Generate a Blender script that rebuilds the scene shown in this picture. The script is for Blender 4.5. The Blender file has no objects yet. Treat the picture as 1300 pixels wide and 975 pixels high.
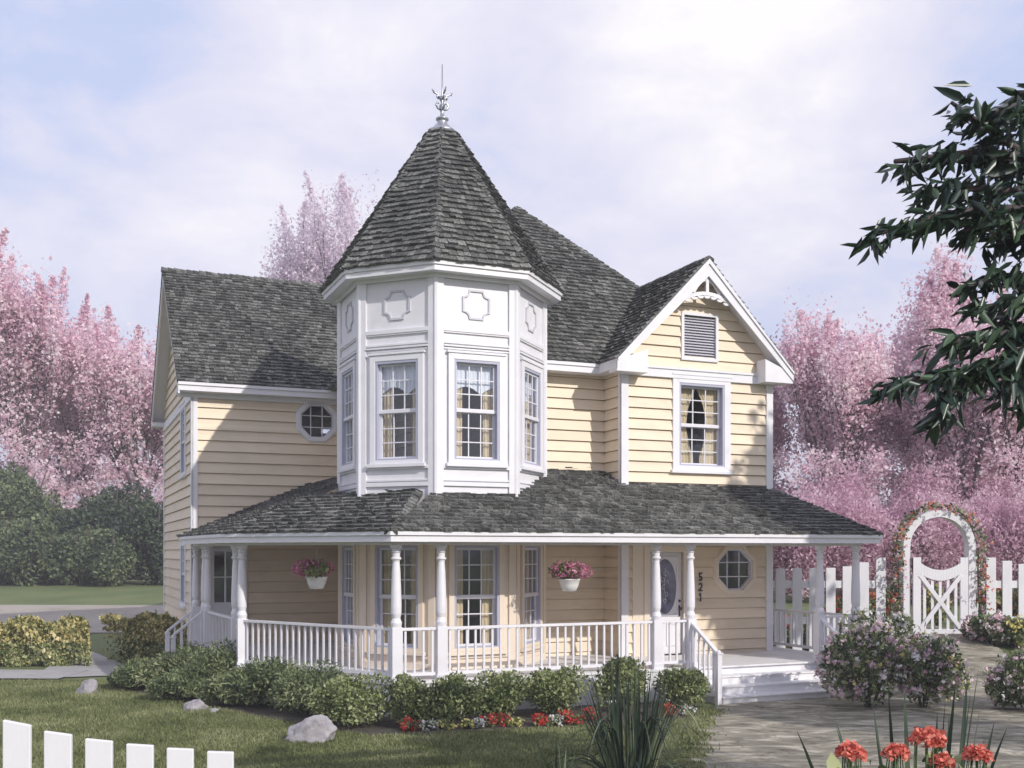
import bpy, bmesh, math, random
import numpy as np
import mathutils, mathutils.noise
from math import sin, cos, tan, radians, pi, sqrt, atan2
random.seed(7); rng = np.random.default_rng(7)
SC = bpy.context.scene; COL = SC.collection
EYE = 2.95; FPX = 1346.0
SUN_AZ = 43.0; SUN_EL = 30.0      # degrees to the right of the viewing line / above the horizon
def PX(px, d, py=None):
    """world point seen at photo column px (row py) when it stands d metres away"""
    x = (px-650)/FPX*d
    return (x, d) if py is None else (x, d, EYE+(700-py)/FPX*d)

# ---------------------------------------------------------------- materials
def mat(name, rough=0.6):
    m = bpy.data.materials.new(name); m.use_nodes = True
    b = m.node_tree.nodes['Principled BSDF']; b.inputs['Roughness'].default_value = rough
    return m, m.node_tree.nodes, m.node_tree.links, b
def noise(N, scale, detail=4, rough=0.6, coord=None, L=None, stretch=None):
    n = N.new('ShaderNodeTexNoise'); n.inputs['Scale'].default_value = scale
    n.inputs['Detail'].default_value = detail; n.inputs['Roughness'].default_value = rough
    if coord is not None:
        if stretch:
            mp = N.new('ShaderNodeMapping'); mp.inputs['Scale'].default_value = stretch
            L.new(coord, mp.inputs['Vector']); coord = mp.outputs['Vector']
        L.new(coord, n.inputs['Vector'])
    return n
def ramp(N, stops):
    r = N.new('ShaderNodeValToRGB'); e = r.color_ramp.elements
    while len(e) < len(stops): e.new(0.5)
    for i, (p, c) in enumerate(stops): e[i].position = p; e[i].color = (*c, 1)
    return r
def paint(name, col, var=0.06, rough=0.5, scale=3.0, bump=0.0, dirt=0.0, stretch=None):
    m, N, L, b = mat(name, rough)
    tc = N.new('ShaderNodeTexCoord').outputs['Object']
    n = noise(N, scale, 6, 0.65, tc, L, stretch)
    lo = tuple(c*(1-var-dirt) for c in col); hi = tuple(min(1, c*(1+var)) for c in col)
    r = ramp(N, [(0.3, lo), (0.5, col), (0.75, hi)])
    L.new(n.outputs['Fac'], r.inputs['Fac']); L.new(r.outputs['Color'], b.inputs['Base Color'])
    if bump:
        n2 = noise(N, scale*12, 4, 0.6, tc, L, stretch)
        bp = N.new('ShaderNodeBump'); bp.inputs['Strength'].default_value = bump; bp.inputs['Distance'].default_value = 0.01
        L.new(n2.outputs['Fac'], bp.inputs['Height']); L.new(bp.outputs['Normal'], b.inputs['Normal'])
    return m
def leafmat(name, stops, rough=0.55, trans=0.25, spec=0.35, nsc=1.3):
    """colour differs from leaf to leaf"""
    m, N, L, b = mat(name, rough)
    g = N.new('ShaderNodeNewGeometry'); r = ramp(N, stops)
    tc = N.new('ShaderNodeTexCoord').outputs['Object']
    n = noise(N, nsc, 3, 0.5, tc, L)
    ma = N.new('ShaderNodeMath'); ma.operation = 'MULTIPLY_ADD'; ma.inputs[1].default_value = 0.62
    L.new(g.outputs['Random Per Island'], ma.inputs[0])
    mm = N.new('ShaderNodeMath'); mm.operation = 'MULTIPLY_ADD'; mm.inputs[1].default_value = 1.3; mm.inputs[2].default_value = -0.45
    L.new(n.outputs['Fac'], mm.inputs[0]); L.new(mm.outputs[0], ma.inputs[2])
    L.new(ma.outputs[0], r.inputs['Fac']); L.new(r.outputs['Color'], b.inputs['Base Color'])
    b.inputs['Specular IOR Level'].default_value = spec
    if trans:
        t = N.new('ShaderNodeBsdfTranslucent'); L.new(r.outputs['Color'], t.inputs['Color'])
        mx = N.new('ShaderNodeMixShader'); mx.inputs[0].default_value = trans
        out = N['Material Output']
        L.new(b.outputs[0], mx.inputs[1]); L.new(t.outputs[0], mx.inputs[2]); L.new(mx.outputs[0], out.inputs['Surface'])
    return m
M = {}
M['white'] = paint('white_paint', (0.745, 0.735, 0.775), 0.03, 0.45, 1.5, 0.15, 0.05)
M['whitewood'] = paint('weathered_white_paint', (0.74, 0.73, 0.77), 0.04, 0.55, 4, 0.10, 0.07, (1, 1, 0.25))
M['deckpaint'] = paint('deck_paint', (0.76, 0.75, 0.77), 0.06, 0.5, 2, 0.2, 0.10)
M['cream'] = paint('cream_siding', (0.75, 0.632, 0.485), 0.045, 0.55, 1.2, 0.25, 0.05, (1, 1, 2.5))
M['creamtrim'] = paint('cream_trim', (0.74, 0.64, 0.53), 0.03, 0.5, 1.5, 0.1, 0.03)
M['metal'] = paint('zinc', (0.42, 0.43, 0.47), 0.15, 0.35, 6, 0.1); M['metal'].node_tree.nodes['Principled BSDF'].inputs['Metallic'].default_value = 0.7
M['black'] = paint('black_iron', (0.015, 0.015, 0.02), 0.1, 0.4, 6)
M['curtain'] = paint('yellow_curtain', (0.72, 0.57, 0.37), 0.15, 0.9, 4, 0, 0.1, (6, 6, 0.3))
M['lace'] = paint('white_valance', (0.84, 0.83, 0.86), 0.08, 0.9, 8, 0, 0.1, (6, 6, 0.3))
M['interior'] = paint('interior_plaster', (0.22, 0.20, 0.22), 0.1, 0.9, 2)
M['sash'] = paint('sash_paint', (0.70, 0.69, 0.74), 0.03, 0.4, 2)
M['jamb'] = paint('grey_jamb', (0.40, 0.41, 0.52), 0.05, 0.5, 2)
M['louver'] = paint('grey_louver', (0.55, 0.54, 0.60), 0.05, 0.5, 2)
M['groove'] = paint('moulding_line', (0.30, 0.29, 0.36), 0.05, 0.6, 2)
M['conc'] = paint('concrete', (0.36, 0.35, 0.35), 0.12, 0.9, 2.0, 0.4, 0.06)
M['drive'] = paint('driveway_gravel', (0.34, 0.31, 0.27), 0.15, 0.95, 0.6, 0.3, 0.08)
M['bark'] = paint('bark', (0.075, 0.055, 0.06), 0.3, 0.9, 8, 0.6, 0.2, (1, 1, 0.3))
M['rock'] = paint('rock', (0.34, 0.32, 0.34), 0.25, 0.9, 5, 0.9, 0.2)
M['pot'] = paint('white_plastic_pot', (0.78, 0.77, 0.76), 0.02, 0.35, 2)
M['stem'] = paint('green_stem', (0.08, 0.13, 0.05), 0.2, 0.7, 8)
def vary(m, amt):
    N = m.node_tree.nodes; L = m.node_tree.links; b = N['Principled BSDF']; src = b.inputs['Base Color'].links[0].from_socket
    g = N.new('ShaderNodeNewGeometry'); hv = N.new('ShaderNodeHueSaturation'); mr_ = N.new('ShaderNodeMapRange')
    L.new(g.outputs['Random Per Island'], mr_.inputs[0]); mr_.inputs[3].default_value = 1-amt; mr_.inputs[4].default_value = 1+amt*0.6
    L.new(mr_.outputs[0], hv.inputs['Value']); L.new(src, hv.inputs['Color']); L.new(hv.outputs[0], b.inputs['Base Color'])
vary(M['cream'], 0.07); vary(M['whitewood'], 0.06); vary(M['deckpaint'], 0.04)
# glass
m, N, L, b = mat('window_glass', 0.03)
gl = N.new('ShaderNodeBsdfGlossy'); gl.inputs['Roughness'].default_value = 0.04; gl.inputs['Color'].default_value = (0.9, 0.93, 1, 1)
tp = N.new('ShaderNodeBsdfTransparent'); tp.inputs['Color'].default_value = (0.95, 0.97, 0.99, 1)
tcg = N.new('ShaderNodeTexCoord').outputs['Object']; ng = noise(N, 1.7, 2, 0.5, tcg, L)
bg = N.new('ShaderNodeBump'); bg.inputs['Strength'].default_value = 0.12; bg.inputs['Distance'].default_value = 0.05
L.new(ng.outputs['Fac'], bg.inputs['Height']); L.new(bg.outputs['Normal'], gl.inputs['Normal'])
fr = N.new('ShaderNodeLayerWeight'); fr.inputs['Blend'].default_value = 0.5
fp = N.new('ShaderNodeMath'); fp.operation = 'POWER'; fp.inputs[1].default_value = 3.5; L.new(fr.outputs['Facing'], fp.inputs[0])
fa = N.new('ShaderNodeMath'); fa.operation = 'MULTIPLY_ADD'; fa.inputs[1].default_value = 0.8; fa.inputs[2].default_value = 0.045; fa.use_clamp = True
L.new(fp.outputs[0], fa.inputs[0])
mx = N.new('ShaderNodeMixShader'); L.new(fa.outputs[0], mx.inputs[0]); L.new(tp.outputs[0], mx.inputs[1]); L.new(gl.outputs[0], mx.inputs[2])
L.new(mx.outputs[0], N['Material Output'].inputs['Surface']); M['glass'] = m
M['etched'] = paint('lilac_door_glass', (0.16, 0.16, 0.24), 0.5, 0.15, 4, 0, 0.3)
# shingles
m, N, L, b = mat('wood_shingles', 0.75)
g = N.new('ShaderNodeNewGeometry'); tc = N.new('ShaderNodeTexCoord').outputs['Object']
r = ramp(N, [(0.0, (0.012, 0.013, 0.013)), (0.28, (0.036, 0.038, 0.036)), (0.52, (0.090, 0.092, 0.086)), (0.76, (0.21, 0.21, 0.20)), (1.0, (0.42, 0.415, 0.39))])
n = noise(N, 26, 5, 0.7, tc, L, (1, 1, 1)); n2 = noise(N, 0.7, 3, 0.5, tc, L)
a1 = N.new('ShaderNodeMath'); a1.operation = 'MULTIPLY_ADD'; a1.inputs[1].default_value = 0.34; L.new(g.outputs['Random Per Island'], a1.inputs[0])
a2 = N.new('ShaderNodeMath'); a2.operation = 'MULTIPLY_ADD'; a2.inputs[1].default_value = 1.7; a2.inputs[2].default_value = -0.72; L.new(n.outputs['Fac'], a2.inputs[0])
a3 = N.new('ShaderNodeMath'); a3.operation = 'MULTIPLY_ADD'; a3.inputs[1].default_value = 0.4; a3.inputs[2].default_value = 0.0; L.new(n2.outputs['Fac'], a3.inputs[0])
a4 = N.new('ShaderNodeMath'); a4.operation = 'ADD'; L.new(a2.outputs[0], a4.inputs[0]); L.new(a3.outputs[0], a4.inputs[1]); L.new(a4.outputs[0], a1.inputs[2])
L.new(a1.outputs[0], r.inputs['Fac']); L.new(r.outputs['Color'], b.inputs['Base Color'])
bp = N.new('ShaderNodeBump'); bp.inputs['Strength'].default_value = 0.6; bp.inputs['Distance'].default_value = 0.01
L.new(n.outputs['Fac'], bp.inputs['Height']); L.new(bp.outputs['Normal'], b.inputs['Normal']); M['shingle'] = m
M['leaf_green'] = leafmat('shrub_leaves', [(0, (0.02, 0.038, 0.018)), (0.32, (0.10, 0.14, 0.055)), (0.65, (0.30, 0.34, 0.145)), (1, (0.46, 0.48, 0.27))])
M['leaf_juniper'] = leafmat('juniper_leaves', [(0, (0.02, 0.038, 0.022)), (0.36, (0.095, 0.135, 0.065)), (0.7, (0.28, 0.325, 0.16)), (1, (0.42, 0.45, 0.28))])
M['leaf_dark'] = leafmat('dark_tree_leaves', [(0, (0.02, 0.035, 0.028)), (0.4, (0.05, 0.08, 0.058)), (0.75, (0.11, 0.15, 0.085)), (1, (0.22, 0.26, 0.13))])
M['leaf_mid'] = leafmat('mid_green_leaves', [(0, (0.03, 0.05, 0.035)), (0.35, (0.09, 0.13, 0.08)), (0.7, (0.19, 0.24, 0.12)), (1, (0.34, 0.38, 0.20))], nsc=0.6)
M['leaf_near'] = leafmat('glossy_dark_leaves', [(0, (0.010, 0.022, 0.018)), (0.5, (0.02, 0.045, 0.03)), (1, (0.07, 0.12, 0.06))], 0.35, 0.08, 0.5)
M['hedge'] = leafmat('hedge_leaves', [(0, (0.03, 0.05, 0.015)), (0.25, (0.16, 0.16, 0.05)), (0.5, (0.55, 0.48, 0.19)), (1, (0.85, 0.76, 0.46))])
M['pink'] = leafmat('pink_blossom', [(0, (0.50, 0.29, 0.40)), (0.30, (0.76, 0.51, 0.61)), (0.55, (0.89, 0.72, 0.78)), (1, (0.96, 0.91, 0.92))], 0.8, 0.5, 0.1, 0.55)
M['purple'] = leafmat('mauve_blossom', [(0, (0.46, 0.27, 0.38)), (0.4, (0.69, 0.47, 0.57)), (0.75, (0.79, 0.60, 0.68)), (1, (0.90, 0.78, 0.83))], 0.8, 0.5, 0.1, 0.55)
M['haze_pink'] = leafmat('haze_paled_blossom', [(0, (0.70, 0.58, 0.68)), (0.5, (0.82, 0.72, 0.80)), (1, (0.88, 0.82, 0.88))], 0.8, 0.5, 0.1)  # blossom colour paled to imitate haze over the farthest trees
M['basket'] = leafmat('basket_petals', [(0, (0.35, 0.07, 0.17)), (0.5, (0.62, 0.22, 0.36)), (1, (0.85, 0.55, 0.65))], 0.7, 0.3, 0.1)
M['mauvepetal'] = leafmat('mauve_petals', [(0, (0.50, 0.30, 0.38)), (0.45, (0.77, 0.57, 0.64)), (1, (0.92, 0.84, 0.87))], 0.7, 0.3, 0.1)
M['red'] = leafmat('red_petals', [(0, (0.35, 0.03, 0.03)), (0.5, (0.62, 0.07, 0.06)), (1, (0.80, 0.20, 0.16))], 0.6, 0.25, 0.1)
M['coral'] = leafmat('coral_petals', [(0, (0.50, 0.10, 0.08)), (0.5, (0.78, 0.24, 0.18)), (1, (0.90, 0.52, 0.44))], 0.6, 0.25, 0.1)
M['orange'] = leafmat('orange_petals', [(0, (0.55, 0.09, 0.05)), (0.5, (0.75, 0.2, 0.1)), (1, (0.8, 0.42, 0.36))], 0.6, 0.25, 0.1)
M['wpetal'] = leafmat('white_petals', [(0, (0.6, 0.58, 0.6)), (1, (0.85, 0.84, 0.84))], 0.6, 0.25, 0.1)
M['ypetal'] = leafmat('yellow_petals', [(0, (0.6, 0.5, 0.12)), (1, (0.85, 0.8, 0.4))], 0.6, 0.25, 0.1)
M['blade'] = leafmat('yucca_blades', [(0, (0.010, 0.02, 0.015)), (0.45, (0.03, 0.05, 0.035)), (0.75, (0.11, 0.14, 0.08)), (1, (0.36, 0.38, 0.26))], 0.45, 0.1)
M['grassblade'] = leafmat('grass_blades', [(0, (0.075, 0.095, 0.04)), (0.4, (0.17, 0.195, 0.085)), (0.7, (0.27, 0.29, 0.14)), (1, (0.42, 0.43, 0.25))], 0.7, 0.3, 0.1, 0.8)
# lawn
m, N, L, b = mat('lawn', 0.95)
tc = N.new('ShaderNodeTexCoord').outputs['Object']
n = noise(N, 0.35, 6, 0.6, tc, L); n2 = noise(N, 9, 8, 0.7, tc, L)
r = ramp(N, [(0.3, (0.07, 0.10, 0.035)), (0.5, (0.12, 0.155, 0.055)), (0.72, (0.19, 0.21, 0.085))])
ad = N.new('ShaderNodeMath'); ad.operation = 'MULTIPLY_ADD'; ad.inputs[1].default_value = 0.5
L.new(n2.outputs['Fac'], ad.inputs[0]); 
ad2 = N.new('ShaderNodeMath'); ad2.operation = 'MULTIPLY'; ad2.inputs[1].default_value = 0.5; L.new(n.outputs['Fac'], ad2.inputs[0]); L.new(ad2.outputs[0], ad.inputs[2])
L.new(ad.outputs[0], r.inputs['Fac']); L.new(r.outputs['Color'], b.inputs['Base Color'])
bp = N.new('ShaderNodeBump'); bp.inputs['Strength'].default_value = 0.8; bp.inputs['Distance'].default_value = 0.04
L.new(n2.outputs['Fac'], bp.inputs['Height']); L.new(bp.outputs['Normal'], b.inputs['Normal']); M['lawn'] = m
# earth path; wavy dappled shade imitated in its noise colour
m, N, L, b = mat('earth_path', 0.95)
tc = N.new('ShaderNodeTexCoord').outputs['Object']
n = noise(N, 1.2, 10, 0.70, tc, L, (0.8, 1.7, 1)); n.inputs['Distortion'].default_value = 1.6; n2 = noise(N, 22, 6, 0.7, tc, L)
r = ramp(N, [(0.32, (0.08, 0.070, 0.052)), (0.44, (0.19, 0.175, 0.135)), (0.54, (0.31, 0.285, 0.225)), (0.66, (0.56, 0.52, 0.43))])
n3 = N.new('ShaderNodeTexVoronoi'); n3.feature = 'DISTANCE_TO_EDGE'; n3.inputs['Scale'].default_value = 1.5
mp = N.new('ShaderNodeMapping'); mp.inputs['Scale'].default_value = (0.8, 1.5, 1)
mixv = N.new('ShaderNodeMix'); mixv.data_type = 'VECTOR'; mixv.inputs['Factor'].default_value = 0.35
L.new(tc, mp.inputs['Vector']); L.new(mp.outputs['Vector'], mixv.inputs[4]); nn = noise(N, 2.0, 4, 0.6, tc, L); L.new(nn.outputs['Color'], mixv.inputs[5])
L.new(mixv.outputs[1], n3.inputs['Vector'])
cr = ramp(N, [(0.0, (0.55, 0.53, 0.50)), (0.03, (1, 1, 1))])
L.new(n3.outputs['Distance'], cr.inputs['Fac'])
ml = N.new('ShaderNodeMix'); ml.data_type = 'RGBA'; ml.blend_type = 'MULTIPLY'; ml.inputs['Factor'].default_value = 0.8
L.new(n.outputs['Fac'], r.inputs['Fac']); L.new(r.outputs['Color'], ml.inputs[6]); L.new(cr.outputs['Color'], ml.inputs[7])
L.new(ml.outputs[2], b.inputs['Base Color'])
bp = N.new('ShaderNodeBump'); bp.inputs['Strength'].default_value = 0.7; bp.inputs['Distance'].default_value = 0.03
L.new(n2.outputs['Fac'], bp.inputs['Height']); L.new(bp.outputs['Normal'], b.inputs['Normal']); M['path'] = m
M['soil'] = paint('bed_soil', (0.07, 0.06, 0.045), 0.4, 0.95, 6, 0.8, 0.2)

# ---------------------------------------------------------------- builders
def link(name, me, m=None, parent=None, loc=None):
    o = bpy.data.objects.new(name, me); COL.objects.link(o)
    if m: me.materials.append(m)
    if parent: o.parent = parent
    if loc is not None: o.location = loc
    return o
def tag(o, label=None, cat=None, group=None, kind=None):
    if label: o['label'] = label
    if cat: o['category'] = cat
    if group: o['group'] = group
    if kind: o['kind'] = kind
    return o
def empty(name, loc, rz=0, label=None, cat=None, group=None):
    o = bpy.data.objects.new(name, None); COL.objects.link(o); o.location = loc; o.rotation_euler = (0, 0, rz)
    o.empty_display_size = 0.3
    return tag(o, label, cat, group)
class MB:
    def __init__(s): s.v = []; s.f = []
    def add(s, vs, fs):
        k = len(s.v); s.v += [tuple(p) for p in vs]; s.f += [tuple(i+k for i in f) for f in fs]
    def hexa(s, p):   # 4 bottom, 4 top
        s.add(p, [(0, 3, 2, 1), (4, 5, 6, 7), (0, 1, 5, 4), (1, 2, 6, 5), (2, 3, 7, 6), (3, 0, 4, 7)])
    def box(s, x0, x1, y0, y1, z0, z1):
        s.hexa([(x0, y0, z0), (x1, y0, z0), (x1, y1, z0), (x0, y1, z0), (x0, y0, z1), (x1, y0, z1), (x1, y1, z1), (x0, y1, z1)])
    def beam(s, a, b, w, h, up=(0, 0, 1)):
        a = np.array(a, float); b = np.array(b, float); d = b-a; d /= np.linalg.norm(d)
        sd = np.cross(d, up); sd /= np.linalg.norm(sd); u = np.cross(sd, d)
        sd = sd*w/2; u = u*h/2
        s.hexa([a-sd-u, a+sd-u, b+sd-u, b-sd-u, a-sd+u, a+sd+u, b+sd+u, b-sd+u])
    def prism(s, pts, z0, z1):
        n = len(pts); s.add([(x, y, z0) for x, y in pts]+[(x, y, z1) for x, y in pts],
              [tuple(range(n))[::-1], tuple(range(n, 2*n))]+[(i, (i+1) % n, n+(i+1) % n, n+i) for i in range(n)])
    def lathe(s, prof, cx=0, cy=0, n=14, rot=0):
        k = len(prof); vs = []
        for r, z in prof:
            for i in range(n):
                a = rot+2*pi*i/n; vs.append((cx+r*cos(a), cy+r*sin(a), z))
        fs = [(j*n+i, j*n+(i+1) % n, (j+1)*n+(i+1) % n, (j+1)*n+i) for j in range(k-1) for i in range(n)]
        fs += [tuple(range(n))[::-1], tuple(range((k-1)*n, k*n))]
        s.add(vs, fs)
    def tube(s, pts, rads, n=6):
        P = [np.array(p, float) for p in pts]; vs = []; prev = None
        for i, p in enumerate(P):
            d = P[min(i+1, len(P)-1)]-P[max(i-1, 0)]; d /= (np.linalg.norm(d)+1e-9)
            a = np.array((0.31, 0.17, 0.93)) if prev is None else prev
            e1 = a-d*np.dot(a, d)
            if np.linalg.norm(e1) < 1e-3: e1 = np.cross(d, (1, 0, 0.2))
            e1 /= np.linalg.norm(e1); prev = e1; e2 = np.cross(d, e1)
            r = rads[i] if hasattr(rads, '__len__') else rads
            for k in range(n): vs.append(p+r*(cos(2*pi*k/n)*e1+sin(2*pi*k/n)*e2))
        k = len(P); fs = [(j*n+i, j*n+(i+1) % n, (j+1)*n+(i+1) % n, (j+1)*n+i) for j in range(k-1) for i in range(n)]
        fs += [tuple(range(n))[::-1], tuple(range((k-1)*n, k*n))]
        s.add(vs, fs)
    def build(s, name, m, parent=None, loc=None, smooth=False, bevel=0, off=None):
        me = bpy.data.meshes.new(name)
        vs = s.v if off is None else [(x-off[0], y-off[1], z-off[2]) for x, y, z in s.v]
        me.from_pydata(vs, [], s.f)
        bm = bmesh.new(); bm.from_mesh(me); bmesh.ops.recalc_face_normals(bm, faces=bm.faces); bm.to_mesh(me); bm.free()
        if smooth: me.shade_smooth()
        o = link(name, me, m, parent, loc)
        if bevel:
            b = o.modifiers.new('bevel', 'BEVEL'); b.width = bevel; b.segments = 2; b.limit_method = 'ANGLE'
        return o
class FR:
    """wall frame: s along the wall, n outward, z up"""
    def __init__(s, o, d, n): s.o = o; s.d = d; s.n = n
    def p(s, a, b, z): return (s.o[0]+s.d[0]*a+s.n[0]*b, s.o[1]+s.d[1]*a+s.n[1]*b, z)
    def box(s, mb, a0, a1, b0, b1, z0, z1):
        mb.hexa([s.p(a0, b0, z0), s.p(a1, b0, z0), s.p(a1, b1, z0), s.p(a0, b1, z0), s.p(a0, b0, z1), s.p(a1, b0, z1), s.p(a1, b1, z1), s.p(a0, b1, z1)])
    def trap(s, mb, al0, ar0, al1, ar1, z0, z1, bi, bo0, bo1):
        mb.hexa([s.p(al0, bo0, z0), s.p(ar0, bo0, z0), s.p(ar0, bi, z0), s.p(al0, bi, z0), s.p(al1, bo1, z1), s.p(ar1, bo1, z1), s.p(ar1, bi, z1), s.p(al1, bi, z1)])
    def bar(s, mb, a0, z0, a1, z1, w, b0, b1):
        dx, dz = a1-a0, z1-z0; l = math.hypot(dx, dz); px, pz = -dz/l*w/2, dx/l*w/2
        q = [(a0+px, z0+pz), (a0-px, z0-pz), (a1-px, z1-pz), (a1+px, z1+pz)]
        mb.hexa([s.p(a, b0, z) for a, z in q]+[s.p(a, b1, z) for a, z in q])
    def poly(s, mb, pts, b0, b1):
        n = len(pts); mb.add([s.p(a, b0, z) for a, z in pts]+[s.p(a, b1, z) for a, z in pts],
              [tuple(range(n))[::-1], tuple(range(n, 2*n))]+[(i, (i+1) % n, n+(i+1) % n, n+i) for i in range(n)])
    def ring(s, mb, po, pi_, b0, b1):
        n = len(po)
        for i in range(n):
            j = (i+1) % n
            mb.hexa([s.p(*x) for x in ((po[i][0], b0, po[i][1]), (po[j][0], b0, po[j][1]), (pi_[j][0], b0, pi_[j][1]), (pi_[i][0], b0, pi_[i][1]),
                     (po[i][0], b1, po[i][1]), (po[j][0], b1, po[j][1]), (pi_[j][0], b1, pi_[j][1]), (pi_[i][0], b1, pi_[i][1]))])
def octo(sc, zc, r): return [(sc+r*cos(pi/8+k*pi/4), zc+r*sin(pi/8+k*pi/4)) for k in range(8)]
def octholes(sc, zc, r):
    a = r*cos(pi/8); k = r*sin(pi/8); out = [(sc-a, sc+a, zc-k, zc+k)]; n = 3
    for i in range(n):
        w = a-(a-k)*(i+0.5)/n; z0 = k+(a-k)*i/n; z1 = k+(a-k)*(i+1)/n
        out += [(sc-w, sc+w, zc+z0, zc+z1), (sc-w, sc+w, zc-z1, zc-z0)]
    return out
def siding(mb, F, L0, R0, z0, z1, holes=(), course=0.25, L1=None, R1=None, back=-0.10):
    """lapped boards between the lines L(z), R(z)"""
    L1 = L0 if L1 is None else L1; R1 = R0 if R1 is None else R1
    Lf = lambda z: L0+(L1-L0)*(z-z0)/(z1-z0); Rf = lambda z: R0+(R1-R0)*(z-z0)/(z1-z0)
    zb = math.floor(z0/course)*course
    while zb < z1-1e-6:
        cuts = sorted({max(zb, z0), min(zb+course, z1)} | {h for H_ in holes for h in H_[2:4] if max(zb, z0) < h < min(zb+course, z1)})
        for a, b in zip(cuts[:-1], cuts[1:]):
            if b-a < 1e-5: continue
            mid = (a+b)/2; iv = [(Lf(a), Rf(a), Lf(b), Rf(b))]
            for h in sorted(H_ for H_ in holes if H_[2]-1e-6 <= mid <= H_[3]+1e-6):
                l0, r0, l1, r1 = iv.pop(); iv += [(l0, h[0], l1, h[0]), (h[1], r0, h[1], r1)]
            o0 = 0.050-0.046*(a-zb)/course; o1 = 0.050-0.046*(b-zb)/course
            for l0, r0, l1, r1 in iv:
                if r0-l0 < 0.01: continue
                if r1 < l1: r1 = l1 = (l1+r1)/2
                if a-zb < 1e-5 and b-a > 0.06:
                    g0 = a+0.012; f0 = (g0-a)/(b-a); F.trap(mb, l0, r0, l0+(l1-l0)*f0, r0+(r1-r0)*f0, a, g0, back, -0.03, -0.03)
                    F.trap(mb, l0+(l1-l0)*f0, r0+(r1-r0)*f0, l1, r1, g0, b, back, o0, o1)
                else: F.trap(mb, l0, r0, l1, r1, a, b, back, o0, o1)
        zb += course

# ---------------------------------------------------------------- leaves
def leaf_mesh(name, P, size, m, parent=None, loc=None, aspect=1.6, up=0.0, outward=None, kind=0, jit=0.35):
    """many small leaf faces around the points P; kind 0 diamond, 1 folded pointed leaf"""
    n = len(P); P = np.asarray(P, float)
    D = rng.normal(size=(n, 3)); D[:, 2] += up*1.5
    if outward is not None: D += outward
    D /= np.linalg.norm(D, axis=1)[:, None]+1e-9
    R = rng.normal(size=(n, 3)); S = np.cross(D, R); S /= np.linalg.norm(S, axis=1)[:, None]+1e-9
    sz = size*(1+jit*rng.normal(size=n)).clip(0.35, 2)[:, None]
    a = D*sz/2; b = S*sz/2/aspect
    if kind == 0:
        V = np.stack([P-a, P+b-a*0.1, P+a, P-b-a*0.1], 1).reshape(-1, 3); k = 4
        F = np.arange(n*4).reshape(n, 4)
    else:
        Nn = np.cross(D, S)*sz*0.10
        V = np.stack([P-a, P-a*0.35+b+Nn, P+a*0.35+b*0.8+Nn, P+a*1.1, P+a*0.35-b*0.8+Nn, P-a*0.35-b+Nn], 1).reshape(-1, 3)
        i = np.arange(n)[:, None]*6
        F = np.concatenate([i+np.array([[0, 1, 2, 3]]), i+np.array([[0, 3, 4, 5]])], 0)
    me = bpy.data.meshes.new(name); nf = len(F)
    me.vertices.add(len(V)); me.vertices.foreach_set('co', V.ravel())
    me.loops.add(nf*4); me.loops.foreach_set('vertex_index', F.ravel().astype(np.int32))
    me.polygons.add(nf); me.polygons.foreach_set('loop_start', np.arange(nf, dtype=np.int32)*4)
    me.update(calc_edges=True); me.validate()
    return link(name, me, m, parent, loc)
def lumpy(n, rx, ry, rz, lumps=9, shell=0.55, cz=None, flat=0.0, seed=None, lr=(0.38, 0.6)):
    """points in a bumpy mound: lots of small lumps round a centre, base at z 0"""
    cz = rz if cz is None else cz
    g = np.random.default_rng(seed) if seed is not None else rng
    C = g.normal(size=(lumps, 3)); C /= np.linalg.norm(C, axis=1)[:, None]; C[:, 2] = np.abs(C[:, 2])*0.9-0.35*g.random(lumps)
    C *= (0.45+0.25*g.random((lumps, 1))); r = g.uniform(lr[0], lr[1], lumps)
    C = np.vstack([C, [[0, 0, 0]]]); r = np.append(r, 0.62)
    w = r**2; k = g.choice(len(r), n, p=w/w.sum())
    d = g.normal(size=(n, 3)); d /= np.linalg.norm(d, axis=1)[:, None]
    q = C[k]+d*(r[k]*(1-shell*g.random(n)**1.6))[:, None]
    q[:, 0] *= rx; q[:, 1] *= ry; q[:, 2] = cz+q[:, 2]*rz; low = q[:, 2] < 0; q[low, 2] = g.random(low.sum())*cz*0.5
    dirs = d; keep = q[:, 2] > 0.0
    return q[keep], dirs[keep]

# ---------------------------------------------------------------- terrain
def sm(a, b, x): t = min(1, max(0, (x-a)/(b-a))); return t*t*(3-2*t)
def G(x, y):
    h = 0.0
    h += 1.25*(1-sm(2.0, 14.5, y)) if y > 0 else 1.25
    h += 0.92*sm(20.5, 26.0, y+0.0)*sm(7.3, 10.0, x)*(1-sm(3, 8, abs(y-30)*0.0))*(1-sm(70, 110, y)*0)
    lf = 1-sm(-2, 3, x)
    h += lf*(0.58*sm(40, 46, y)+0.5*sm(46, 62, y))
    h += (1-lf)*(0.35*sm(40, 60, y))*(1-sm(7.3, 10.0, x))
    h += 0.05*sin(x*0.35+1)*sin(y*0.27)*sm(11, 16, abs(x)+ (0 if y < 35 else 5))
    return h
def gridmesh(name, xs, ys, zoff, m, kind='structure'):
    V = [(x, y, G(x, y)+zoff) for y in ys for x in xs]; n = len(xs)
    F = [(j*n+i, j*n+i+1, (j+1)*n+i+1, (j+1)*n+i) for j in range(len(ys)-1) for i in range(n-1)]
    me = bpy.data.meshes.new(name); me.from_pydata(V, [], F); me.shade_smooth()
    o = link(name, me, m); tag(o, kind=kind); return o
def axis(a, b, step, far): 
    core = list(np.arange(a, b+1e-6, step)); o = [a-(far-0)*t**3 for t in np.linspace(1, 0.12, 14)]
    return [float(v) for v in o]+[float(v) for v in core]+[float(b+far*t**3) for t in np.linspace(0.12, 1, 14)]
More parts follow.
